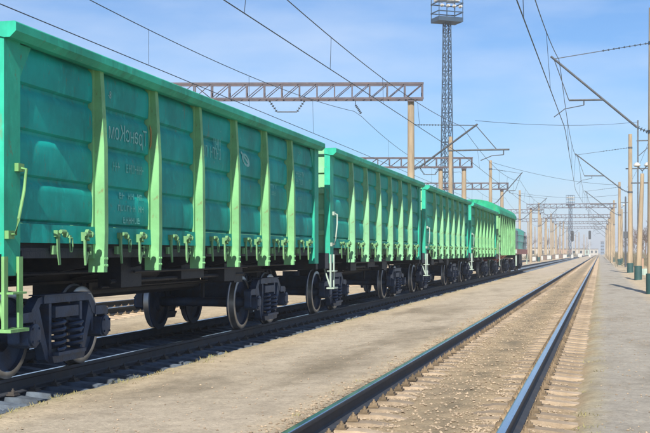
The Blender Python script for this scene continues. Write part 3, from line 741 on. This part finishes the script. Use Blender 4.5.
# ------------------------------------------------------------------ shunting locomotive
def loco(y0, L_):
    root = thing('shunting_locomotive', (T2, y0+L_/2, RT), 'grey shunting locomotive with red frame and railings ahead of the hopper', 'locomotive'); h = L_/2
    MB().box(-1.5, 1.5, -h, h, 1.25, 1.62).build('frame', 'red', root)
    MB().box(-1.53, 1.53, -h-.06, -h-.003, 1.30, 1.58).build('buffer_beam', 'white', root)
    MB().prism([(-1.0, 1.62), (-1.0, 3.0), (-.8, 3.18), (.8, 3.18), (1.0, 3.0), (1.0, 1.62)], 'y', -h+.6, h-3.6).build('hood', 'grey', root)
    for i in range(6):
        y_ = -h+.9+i*1.15
        MB().box(1.002, 1.03, y_, y_+1.0, 1.75, 2.9).build('hood_door', 'grey', root)
    cab = MB().prism([(-1.42, 1.62), (-1.42, 2.95), (-1.0, 3.2), (0, 3.28), (1.0, 3.2), (1.42, 2.95), (1.42, 1.62)], 'y', h-3.597, h-1.2).build('cab', 'teal', root)
    for i in range(2): MB().box(1.422, 1.44, h-3.3+i*1.0, h-2.5+i*1.0, 2.3, 2.85).build('cab_window', 'glass', root)
    r_ = MB()
    for i in range(10):
        y_ = -h+.15+i*(L_-.3)/9; r_.tube([(1.46, y_, 1.62), (1.46, y_, 2.62)], .022, 6)
    for zz in (2.15, 2.62): r_.tube([(1.46, -h+.15, zz), (1.46, h-.15, zz)], .022, 6)
    r_.tube([(-1.46, -h+.15, 2.62), (1.46, -h+.15, 2.62)], .022, 6)
    r_.build('railing', 'grey', root)
    MB().box(.9, 1.35, -1.6, 1.6, .55, 1.248).build('fuel_tank', 'under', root)
    MB().box(-.1, .1, -h-.5, -h-.06, .9, 1.12).build('coupler', 'under', root)
    for y_ in (-h+2.6, h-2.6): bogie(root, y_)
    s = MB()
    for yy_ in (-h+.12, h-.4): s.box(1.42, 1.50, yy_, yy_+.3, .45, 1.248)
    s.build('corner_step', 'white', root)
loco(W0+PITCH*4+14.25, 12.6)

# ------------------------------------------------------------------ overhead line poles
def insulator(mb, p0, p1, n=5, r=.075):
    p0, p1 = Vector(p0), Vector(p1); d = p1-p0
    mb.tube([p0, p1], .016, 5)
    for i in range(n):
        c = p0+d*((i+.5)/n); u = d.normalized()
        mb.tube([c-u*.02, c+u*.035], r, 8, r2=r*.45)
def pole_shaft(h, rb=.20, rt=.135):
    return MB().lathe([(rb, -.6), (rb, 0), (rb+(rt-rb)*.5, h*.5), (rt, h), (rt*.8, h+.015)], 14, 'z')
def contact_pole(p, h, label, side=0, base=True, band=None, tx=0., dim=False, arm=True, group='concrete overhead line poles'):
    """side: -1 the bracket reaches left (-x), +1 right; tx = lateral distance to the track axis"""
    t = thing('overhead_line_pole', (p.x, p.y, 0), label, 'pole', group)
    pole_shaft(h).build('shaft', 'concrete', t, smooth=True)
    if base:
        MB().lathe([(.235, -.1), (.235, .78), (.205, .80)], 14, 'z').build('base_sleeve', 'basegreen', t, smooth=True)
    if side:
        for zb_ in (6.02, 9.3): MB().lathe([(.19-.006*zb_+.022, zb_-.06), (.19-.006*zb_+.022, zb_+.06)], 12, 'z').build('band', 'galv', t)
        b = MB(); s = side
        tip = Vector((s*(tx+.05), 0, 8.85)); foot = Vector((s*.55, 0, 6.2)); root_ = Vector((s*.15, 0, 6.02))
        b.tube([foot, tip+(tip-foot).normalized()*.15], .042, 8)
        q = foot+(tip-foot)*.40
        hx = s*(tx+.05)-s*.55
        b.tube([(q.x, 0, q.z), (s*(tx-.3), 0, q.z+.02)] if tx < 2.6 else [(q.x, 0, q.z), (hx, 0, q.z+.02)], .036, 8)
        e = Vector((hx, 0, q.z+.02))
        b.tube([tip, e], .018, 6)
        b.tube([e+Vector((-s*.55, 0, 0)), e+Vector((-s*.55, 0, -.2))], .025, 6)
        b.tube([e+Vector((-s*.55, 0, -.2)), e+Vector((s*.15, 0, -.32)), e+Vector((s*.55, 0, -.62))], .018, 6)
        br = b.build('bracket', 'galv', t)
        i_ = MB(); insulator(i_, root_, foot, 4, .08); i_.build('bracket_insulator', 'insul', br)
        tp = Vector((s*.15, 0, 9.3)); m1 = tp+(tip-tp)*.12; m2 = tp+(tip-tp)*.5
        tr = MB(); tr.tube([m2, tip], .016, 5); trod = tr.build('tie_rod', 'galv', t)
        i_ = MB(); insulator(i_, tp, m2, 9, .045); i_.build('tie_insulator', 'insul', trod)
    return t
# right-hand row
pR = [(652.6, 43, 10.6), (630.3, 86, 10.3), (619.5, 138, 9.9), (614, 186, 9.9), (610.5, 236, 9.9), (608.3, 288, 9.9), (606.7, 345, 9.9)]
rl = ['tallest concrete pole with dark painted foot and long overhead arm by the path',
      'concrete pole with dark painted foot standing right behind the leaning lamp post',
      'concrete pole past the lamp post, third along the path',
      'concrete pole along the path carrying the end of a cross beam', 'concrete pole in the hazy far row by the path', 'concrete pole in the hazy far row by the path', 'concrete pole in the hazy far row by the path']
PR = []
for k, (px, D, h) in enumerate(pR):
    p = at(px, D); PR.append(p)
    contact_pole(p, h, rl[k], -1, True, tx=p.x-T1+.1, group='concrete poles beside the path')
# feeder bracket on the second pole
t = thing('feeder_bracket_pole', (PR[1].x+.62, PR[1].y+2.5, 0), 'slim steel post with cross arms rising behind the path poles', 'pole')
m = MB(); m.box(-.05, .05, -.05, .05, -.3, 11.6); m.build('shaft', 'galv', t)
m = MB(); m.box(-.1, 2.2, -.04, .04, 10.0, 10.08); m.tube([(.06, 0, 8.9), (1.3, 0, 10.0)], .03, 6); m.box(-.9, 2.2, .05, .13, 7.9, 7.97); m.build('cross_arm', 'galv', t)
for x_ in (1.0, 2.1):
    i_ = MB(); insulator(i_, (x_, 0, 10.08), (x_, 0, 10.45), 3, .07); i_.build('insulator', 'insul', t)
p = at(625.6, 118); t = thing('signal_cable_post', (p.x, p.y, 0), 'slim dark steel post among the concrete path poles', 'pole')
MB().lathe([(.10, -.3), (.075, 7.2), (.03, 7.25)], 10, 'z').build('shaft', 'galv', t); MB().box(-.22, .22, -.12, .12, 3.0, 3.7).build('junction_box', 'galv', t); MB().box(-.5, .5, -.04, .04, 6.6, 6.68).build('cross_arm', 'galv', t)
# left-hand row between the train and the next track
pL = [(411, 62, 9.5), (450.5, 86, 10.1), (490.5, 108, 10.1), (519.8, 158, 10.0), (538.8, 196, 9.9), (551, 250, 9.9), (560, 310, 9.9), (567, 380, 9.9)]
ll = ['', 'pale concrete pole standing before the lattice lighting tower', 'concrete pole with long slanted bracket behind the third wagon', 'concrete pole rising behind the hopper wagon',
      'concrete pole standing past the locomotive', 'distant concrete pole beyond the locomotive', 'distant concrete pole beyond the locomotive', 'distant concrete pole beyond the locomotive']
PL = [at(px, D) for px, D, h in pL]
for k in range(1, len(pL)):
    contact_pole(PL[k], pL[k][2], ll[k], 0 if k == 1 else 1, k > 3, tx=T2-PL[k].x, group='concrete poles between the tracks')

# ------------------------------------------------------------------ portals
def portal(p, span, zb, hgt, depth, label, rz, ins=(), posts=(), far=False, overhang=.65):
    """p: right-hand post; the beam runs to local -x"""
    t = thing('overhead_portal', (p.x, p.y, 0), label, 'portal', 'lattice portals over the tracks', rz)
    for x_ in (0,)+tuple(posts):
        m = pole_shaft(zb-.12, .215, .17); o = m.build('post', 'concrete', t, (x_, 0, 0), smooth=True)
        MB().box(-.16, .16, -depth/2, depth/2, zb-.118, zb-.003).build('post_cap', 'truss', t, (x_, 0, 0))
    x0, x1 = -span-overhang, overhang
    for yy_ in (-depth/2, depth/2):
        for zz in (zb, zb+hgt):
            MB().box(x0, x1, yy_-.05, yy_+.05, zz, zz+.10).build('chord', 'truss', t)
    n = max(3, round((x1-x0)/.92)); st = (x1-x0-.1)/n
    if far:
        m = MB()
        for k in range(n+1):
            x_ = x0+.05+k*st
            for yy_ in (-depth/2, depth/2):
                m.box(x_-.03, x_+.03, yy_-.03, yy_+.03, zb+.102, zb+hgt-.002)
                if k < n: m.tube([(x_+.05, yy_+.005, zb+.1), (x_+st-.05, yy_+.005, zb+hgt)], .02, 4)
        m.build('lacing', 'truss', t)['kind'] = 'stuff'
    else:
        ms = MB().box(-.035, .035, -.035, .035, zb+.102, zb+hgt-.002).mesh('strut', 'truss')
        dg = [MB().tube([(.05, .005, z0), (st-.05, .005, z1)], .022, 4).mesh('diagonal', 'truss') for z0, z1 in ((zb+.1, zb+hgt), (zb+hgt, zb+.1))]
        for k in range(n+1):
            x_ = x0+.05+k*st
            for j, yy_ in enumerate((-depth/2, depth/2)):
                inst('strut', ms, t, (x_, yy_, 0))
                if k < n: inst('diagonal', dg[1 if j and k < n*.55 else 0], t, (x_, yy_, 0))
    for (xa, w_, drop) in ins:
        m = MB(); i_ = MB()
        if w_:
            insulator(i_, (xa, 0, zb), (xa+w_*.22, 0, zb-drop), 5, .085); insulator(i_, (xa+w_, 0, zb), (xa+w_*.78, 0, zb-drop), 5, .085)
            m.tube([(xa+w_*.22, 0, zb-drop), (xa+w_*.78, 0, zb-drop)], .035, 6)
            o = m.build('spreader_bar', 'galv', t)
        else:
            m.tube([(xa, 0, zb), (xa, 0, zb-.3)], .02, 5); o = m.build('hanger', 'galv', t)
            insulator(i_, (xa, 0, zb-.25), (xa+.3, 0, zb-drop), 6, .085)
        i_.build('insulator_string', 'insul', o)
    return t
SK = R(12.6)
pm = 62/F
P1 = portal(PL[0], 24, 9.68, .80, .7, 'long lattice portal beam over the second wagon with hanging insulators', SK,
       ins=((-7.55, 1.9, .62), (-2.95, 0, .72)), posts=(-24,))
# bracket on the portal's near post
def bracket_thing(p, name, label, tx):
    t = thing(name, (p.x, p.y, 0), label, 'bracket')
    b = MB(); foot = Vector((.52, 0, 6.15)); tip = Vector((tx+.75, 0, 8.25)); b.tube([foot, tip+(tip-foot).normalized()*.12], .05, 8)
    q = foot+(tip-foot)*.5; b.tube([(q.x, 0, q.z-.25), (tx+2.5, 0, q.z-.25)], .045, 8)
    b.tube([(q.x, 0, q.z-.27), (q.x-.02, 0, q.z)], .03, 6)
    b.tube([tip, (tx+1.85, 0, q.z-.25)], .026, 6); b.tube([(tx+2.2, 0, q.z-.25), (tx+2.2, 0, q.z-.52)], .03, 6)
    b.tube([(tx+2.2, 0, q.z-.52), (tx+1.6, 0, q.z-.56), (tx+1.0, 0, q.z-.80)], .024, 6)
    br = b.build('arm', 'galv', t); i_ = MB(); insulator(i_, (.17, 0, 6.0), foot, 4, .09); i_.build('arm_insulator', 'insul', br)
    tr = MB(); tr.tube([(2.0, 0, 8.3), tip], .02, 5); r2 = tr.build('tie_rod', 'galv', t)
    i_ = MB(); insulator(i_, (.17, 0, 8.36), (2.0, 0, 8.3), 12, .05); i_.build('tie_insulator', 'insul', r2)
    return t
bracket_thing(PL[0], 'overhead_line_bracket', 'slanted overhead line bracket fixed to the near post of the long portal beam', T2-PL[0].x)
p = at(464, 90); portal(p, 26, 8.10, .72, .6, 'lattice portal in front of the lighting tower base with a hung insulator pair', SK, ins=((-3.4, 1.5, .5),), posts=(-1.8, -26))
p = at(502, 121); portal(p, 30, 8.1, .62, .6, 'lattice portal behind the fourth wagon', SK, posts=(-30,))
for k, D in enumerate((176, 226, 275, 330)):
    pr_ = at((612, 609.3, 607.6, 606)[k], D)
    portal(pr_, pr_.x-T2+3.2, 8.3, .6, .6, ['lattice portal spanning both tracks past the locomotive, nearest of the far row', 'faint lattice portal deep in the far row of beams', 'faint lattice portal deep in the far row of beams', 'faint lattice portal deep in the far row of beams'][k], R(4), posts=(-(pr_.x-T2+3.2),), far=True)
for k, D in enumerate((200, 255)):
    p = at((540, 553)[k], D); portal(p, 26, 8.3, .6, .6, ['lattice portal over the left yard, its post by the locomotive', 'farther lattice portal over the left yard'][k], R(6), posts=(-13, -26), far=True)

# ------------------------------------------------------------------ catenaries
def catenary(xc, label, pts, zc=6.25, zm=8.6, ymax=420, dense=7.0, stag=.25, y0=-30):
    """pts: support positions along y"""
    t = thing('catenary', (xc, 0, RT), label, 'overhead wire')
    cw, mw, dr = [], [], []
    sup = sorted(pts); s_ = 1
    stg = {y_: (stag if i % 2 else -stag) for i, y_ in enumerate(sup)}
    def mess(y_):
        for a, b in zip(sup, sup[1:]):
            if a <= y_ <= b:
                u = (y_-a)/(b-a); return zm-(zm-zc-.35)*min(1., (b-a)/52)*4*u*(1-u)*.62, stg[a]+(stg[b]-stg[a])*u
        return zm, 0
    y_ = sup[0]
    while y_ <= min(ymax, sup[-1]):
        zz, xx_ = mess(y_); mw.append((xx_*.2, y_, zz)); cw.append((xx_, y_, zc)); y_ += 2.0
    MB().tube(mw, .013, 5).build('messenger_wire', 'wire', t); MB().tube(cw, .013, 5).build('contact_wire', 'wire', t)
    for a, b in zip(sup, sup[1:]):
        if a > 150: break
        n = max(2, int((b-a)/dense))
        for i in range(1, n):
            y_ = a+(b-a)*i/n; zz, xx_ = mess(y_)
            MB().tube([(xx_, y_, zc), (xx_*.2, y_, zz)], .007, 4).build('dropper', 'wire', t)
    return t
catenary(T1, 'overhead wires strung above the empty track beside the path', [-8]+[p.y for p in PR], 6.05, 8.6, dense=9)
catenary(T2, 'overhead wires strung above the green wagons', [8, PL[0].y-.1, PL[2].y, PL[3].y, PL[4].y, PL[5].y, PL[6].y, PL[7].y], 6.35, 8.0, dense=7)
catenary(T3, 'overhead wires over the track hidden behind the train', [2, PL[0].y-.65, 108, 160, 210, 260, 320], 6.74, 8.85, dense=9, stag=.05)
def wire(name, pts, r, label):
    return tag(MB().tube(pts, r, 5).build(name, 'wire'), label, 'overhead wire')
def sagline(a, b, sag, n=14):
    a, b = Vector(a), Vector(b); return [a+(b-a)*(i/n)-Vector((0, 0, sag*4*(i/n)*(1-i/n))) for i in range(n+1)]
tipx = PL[0].x+3.4
wire('span_wire', sagline((tipx, PL[0].y, 8.4+.1), (PR[1].x+.6, PR[1].y+2.4, 11.45), .25), .012, 'thin cross wire spanning from the portal bracket to the slim steel post')
wire('feeder_wire', sagline((PR[1].x+1.62, PR[1].y+2.5, 10.5), (at(627, 150).x, at(627, 150).y, 9.9), .4), .014, 'feeder wire from the slim steel post along the path poles')
wire('feeder_wire', sagline((at(700, 40).x, at(700, 40).y, 9.7), (PR[1].x+2.0, PR[1].y+2.5, 8.0), .5), .014, 'feeder wire sloping down to the lower cross arm of the slim post')

for k, (a_, b_, lab) in enumerate((
        ((PL[2].x+.2, PL[2].y, 9.9), (PR[2].x, PR[2].y-3, 9.4), 'thin cross wire over both tracks beyond the third wagon'),
        ((PL[3].x+.2, PL[3].y, 9.6), (PR[2].x, PR[2].y+4, 8.6), 'thin cross wire over both tracks beyond the hopper'),
        ((PL[4].x+.2, PL[4].y, 9.5), (PR[3].x, PR[3].y+2, 9.5), 'thin cross wire just before the far portal row'))):
    wire('span_wire', sagline(a_, b_, .45), .016, lab)
# ------------------------------------------------------------------ lattice lighting tower
def tower(p, h, label, wb=1.5, wt=.75, plat=1.55, thick=.068, bays=17, group=None):
    t = thing('lighting_tower', (p.x, p.y, 0), label, 'lighting tower', group, TH+.35)
    def hw(z_): return (wb+(wt-wb)*z_/h)/2
    for a, b in ((1,1),(1,-1),(-1,1),(-1,-1)):
        MB().tube([(a*hw(0), b*hw(0), -.3), (a*hw(h), b*hw(h), h)], thick, 4).build('leg', 'tower', t)
    zs = [h*(1-(1-k/bays)**1.12) for k in range(bays+1)]
    for k in range(bays):
        z0, z1 = zs[k], zs[k+1]; m = MB()
        for (ax_, ay_), (bx_, by_) in (((1,1),(1,-1)), ((1,-1),(-1,-1)), ((-1,-1),(-1,1)), ((-1,1),(1,1))):
            A0 = (ax_*hw(z0), ay_*hw(z0), z0); B1 = (bx_*hw(z1), by_*hw(z1), z1); A1 = (ax_*hw(z1), ay_*hw(z1), z1); B0 = (bx_*hw(z0), by_*hw(z0), z0)
            m.tube([A0, B1], thick*.55, 4); m.tube([B0, A1], thick*.55, 4); m.tube([A1, B1], thick*.6, 4)
        m.build('bracing', 'tower', t)
    fl = MB().box(-plat, plat, -plat*.7, plat*.7, h, h+.5).build('platform', 'tower', t)
    r_ = MB()
    for x_ in (-plat, -plat/3, plat/3, plat):
        for y_ in (-plat*.7, plat*.7): r_.tube([(x_*.97, y_*.97, h+.5), (x_*.97, y_*.97, h+3.4)], .05, 5)
    for zz in (h+1.05, h+2.1, h+3.4):
        for y_ in (-plat*.7, plat*.7): r_.box(-plat, plat, y_-.05, y_+.05, zz, zz+.12)
        for x_ in (-plat, plat): r_.box(x_-.05, x_+.05, -plat*.66, plat*.66, zz+.003, zz+.115)
    r_.build('railing', 'tower', t)
    for i, x_ in enumerate((-.75*plat, -.25*plat, .25*plat, .75*plat)):
        l = MB(); l.lathe([(.10, -.25), (.20, .12), (.20, .2)], 12, 'y', (x_, -plat*.78, h+1.72)); l.build('floodlight', 'lampw', t, smooth=True)
    for i, x_ in enumerate((-.5*plat, .5*plat)): MB().box(x_-.55, x_+.55, -plat*.5, plat*.5, h+2.45, h+2.95).build('lamp_box', 'lampw', t)
    return t
tower(at(447, 135), 28.2, 'tall blue-grey lattice lighting tower with floodlight platform', 1.3, .66)
tower(at(570.5, 395), 17.5, 'slender distant lighting tower with small platform over the yard', 1.2, .8, 1.2, .07, 9)

# ------------------------------------------------------------------ lamp posts, signals and small trackside things
def lamp_post(p, h, label, lean):
    t = thing('lamp_post', (p.x, p.y, 0), label, 'lamp post', 'lamp posts by the path')
    m = MB(); m.tube([(0, 0, -.4), (lean*.5, 0, h*.5), (lean, 0, h)], .17, 12, r2=.10); m.build('shaft', 'concrete', t, smooth=True)
    MB().lathe([(.21, -.1), (.21, .82), (.18, .84)], 14, 'z').build('base_sleeve', 'basegreen', t, smooth=True)
    b = MB(); b.tube([(lean, 0, h-.1), (lean+.0, 0, h+.15), (lean+.28, 0, h+.45)], .03, 6); b.tube([(lean, 0, h+.15), (lean-.28, 0, h+.45)], .03, 6); b.box(lean-.6, lean+.7, -.04, .04, h-.55, h-.48)
    br = b.build('bracket', 'galv', t)
    for s in (-1, 1):
        l = MB(); l.lathe([(.06, .12), (.16, .04), (.20, -.06), (.12, -.12)], 12, 'z', (lean+s*.28, 0, h+.5)); l.build('lamp_head', 'lampw', br, smooth=True)
lamp_post(at(638.2, 64), 5.9, 'leaning concrete lamp post with dark foot and twin lamp heads', .22)
lamp_post(at(621.5, 150), 7.2, 'distant upright lamp post with twin lamp heads among the path poles', .05)
def signal(p, h, label):
    t = thing('railway_signal', (p.x, p.y, 0), label, 'signal', 'mast signals at the far end of the yard')
    MB().lathe([(.13, -.2), (.10, h)], 10, 'z').build('mast', 'lampw', t)
    hd = MB(); hd.prism([(-.42, h-1.9), (.42, h-1.9), (.42, h+.7), (.25, h+.9), (-.25, h+.9), (-.42, h+.7)], 'y', -.35, -.14); hd2 = hd.build('head', 'black', t)
    for k in range(3):
        v = MB(); v.lathe([(.19, -.62), (.19, -.351)], 12, 'y', (0, 0, h-1.4+k*.8)); v.build('lens_hood', 'black', hd2)
    MB().box(-.3, .3, -.25, .25, 0, 1.0).build('relay_box', 'lampw', t)
signal(at(572.3, 320), 6.6, 'black-headed mast signal standing left of the vanishing tracks by the yard tower')
signal(at(589.8, 392), 8.0, 'black-headed mast signal standing closest to the empty track, far down the line')
def cabinet(p, w_, h, d, label, m_='lampw'):
    t = thing('relay_cabinet', (p.x, p.y, 0), label, 'cabinet', 'trackside cabinets')
    MB().box(-w_/2, w_/2, -d/2, d/2, .12, h).build('housing', m_, t); MB().box(-w_/2-.06, w_/2+.06, -d/2-.06, d/2+.06, h, h+.07).build('lid', 'roof', t)
    MB().box(-w_/2+.05, w_/2-.05, -d/2+.02, d/2-.02, -.1, .12).build('plinth', 'concrete', t); MB().box(-.03, w_/2-.08, -d/2-.02, -d/2-.002, .25, h-.1).build('door', m_, t)
for k, (px, D, w_, h) in enumerate(((534, 190, .6, .9), (541, 215, .7, 1.0), (549, 240, .9, 1.0), (557, 270, .8, 1.1), (565, 300, .9, 1.1), (580, 360, 1.2, 1.3))):
    cabinet(at(px, D), w_, h, .6, 'white relay cabinet standing in the yard beyond the locomotive')
for k, (px, D, w_, h) in enumerate(((537.5, 200, .7, .9), (545, 225, .8, 1.0), (553, 255, 1.0, 1.0), (561, 285, .9, 1.1))):
    cabinet(at(px, D), w_, h, .6, 'dark brown relay cabinet standing in the yard beyond the locomotive', 'bark')
cabinet(at(640.3, 92), .5, 1.15, .5, 'small rusty brown cabinet behind the leaning lamp post', 'brickw')
w_ = thing('low_wall', (at(641, 76).x, at(641, 76).y, 0), 'low white concrete wall beside the leaning lamp post', 'wall')
for k in range(4): MB().box(k*1.25, k*1.25+1.22, -.12, .12, -.1, .52).build('slab', 'white', w_)
# far buildings
def building(p, w_, d, h, label, m_, roof='flat', floors=2, group=None):
    t = thing('building', (p.x, p.y, 0), label, 'building', group)
    MB().box(-w_/2, w_/2, 0, d, -.5, h).build('wall', m_, t)
    if roof == 'gable': MB().prism([(-w_/2-.4, h+.004), (w_/2+.4, h+.004), (0, h+w_*.22)], 'y', -.4, d+.4).build('roof', 'roof', t)
    else: MB().box(-w_/2-.2, w_/2+.2, -.2, d+.2, h+.004, h+.4).build('roof', 'roof', t)
    n = max(2, int(w_/3))
    for f in range(floors):
        for i in range(n):
            x_ = -w_/2+(i+.5)*w_/n; z_ = (f+.35)*h/floors
            MB().box(x_-.5, x_+.5, -.06, -.004, z_, z_+h/floors*.42).build('window', 'glass', t)
building(at(574, 560), 10, 10, 3.2, 'long pale low building at the end of the yard', 'plaster', 'flat', 1)
building(at(584.5, 640), 5, 8, 3.4, 'small white house beside the far signal', 'white', 'gable', 1)
building(at(594, 720), 5, 8, 3.6, 'narrow pale building right at the vanishing rails', 'plaster', 'flat', 1)
building(at(602.4, 900), 2.6, 3, 10.0, 'slim blue-grey tower at the end of the line', 'bluegrey', 'flat', 4)
building(at(556, 520), 14, 10, 3.0, 'brown low building behind the relay cabinets', 'brickw', 'flat', 1)
building(at(538, 420), 12, 10, 3.0, 'low pale shed beyond the locomotive', 'plaster', 'flat', 1)

# ------------------------------------------------------------------ bare trees and bushes
def bare_tree(p, h, seed, label, group):
    rr = random.Random(seed); t = thing('bare_tree', (p.x, p.y, 0), label, 'tree', group)
    tr = MB(); tr.tube([(0, 0, -.3), (rr.uniform(-.1, .1), 0, h*.25), (rr.uniform(-.2, .2), rr.uniform(-.2, .2), h*.55)], .13, 7, r2=.07); tr.build('trunk', 'bark', t)
    cr = MB()
    def grow(q, d, l, r_, lev):
        e = q+d*l; mid = q+d*l*.5+Vector((rr.gauss(0, .06), rr.gauss(0, .06), .02))*l
        cr.tube([q, mid, e], r_, 4 if lev < 2 else 3, r2=r_*.5, cap=False)
        if lev >= 4: return
        for _ in range(3 if lev else 5):
            nd_ = (d+Vector((rr.gauss(0, .55), rr.gauss(0, .55), rr.gauss(.12, .3)))).normalized()
            grow(q+(e-q)*rr.uniform(.45, 1), nd_, l*rr.uniform(.55, .78), r_*.58, lev+1)
    for k in range(4): grow(Vector((0, 0, h*(.25+.08*k))), Vector((rr.gauss(0, .5), rr.gauss(0, .5), 1)).normalized(), h*.27, .06, 0)
    cr.build('crown', 'bark', t)
TL = ['bare brown tree beyond the path poles', 'bare brown tree beyond the path poles']
for k, (px, D, h) in enumerate(((646, 150, 5.8), (652, 165, 6.4), (640, 210, 6.0), (649, 230, 7.0), (634, 290, 6.5), (643, 310, 7.5), (655, 280, 7.5), (629, 380, 7.0), (637, 400, 8.0), (624, 450, 7.5))):
    bare_tree(at(px, D), h, k+3, 'bare brown tree beyond the path poles', 'bare trees beyond the path')
for k, (px, D, h) in enumerate(((529, 330, 7), (545, 360, 7.5), (558, 450, 8), (586, 800, 10), (612, 700, 9))):
    bare_tree(at(px, D), h, k+30, 'bare tree in the hazy distance behind the yard poles', 'bare trees behind the yard')
def bush_row(name, a, b, n, h, label):
    mb = MB()
    for _ in range(n):
        u = rnd.random(); x_, y_ = a.x+(b.x-a.x)*u+rnd.gauss(0, 1.0), a.y+(b.y-a.y)*u+rnd.gauss(0, 2)
        d = Vector((rnd.gauss(0, .5), rnd.gauss(0, .5), 1)).normalized(); q = Vector((x_, y_, 0)); l = h*rnd.uniform(.4, 1.1)
        mb.tube([q, q+d*l], .03, 3, r2=.008, cap=False)
    tag(mb.build(name, 'bush'), label, 'bushes', kind='stuff')
bush_row('bushes', at(640, 120), at(614, 420), 2600, 1.9, 'dry leafless scrub behind the path poles')
bush_row('bushes', at(527, 260), at(575, 520), 2200, 1.5, 'dark low scrub along the far yard')
# extra yard poles far behind
for k, (px, D) in enumerate(((530, 230), (545, 300), (556.5, 330), (563.5, 300), (579, 460), (584, 520), (528, 300), (535, 360), (548.5, 390), (553.5, 420), (568.5, 480), (575.5, 520), (587, 600), (541.5, 270))):
    contact_pole(at(px, D), 9.6, 'thin concrete pole deep in the hazy yard', 0, False, group='far yard poles')

# ------------------------------------------------------------------ air
hz = MB().box(-1600, 1600, -230, 4100, -1.2, 38)
me = hz.mesh('haze', []); hm = bpy.data.materials.new('haze_air'); hm.use_nodes = True
hn = hm.node_tree.nodes
for n in list(hn): hn.remove(n)
ho = hn.new('ShaderNodeOutputMaterial'); pv = hn.new('ShaderNodeVolumePrincipled')
pv.inputs['Color'].default_value = (.94, .965, 1.0, 1); pv.inputs['Density'].default_value = HAZE; pv.inputs['Anisotropy'].default_value = .1
hm.node_tree.links.new(pv.outputs[0], ho.inputs['Volume']); me.materials.append(hm)
ho_ = bpy.data.objects.new('haze', me); col.objects.link(ho_); ho_['kind'] = 'stuff'; tag(ho_, 'thin pale haze over the far yard', 'haze', kind='stuff')
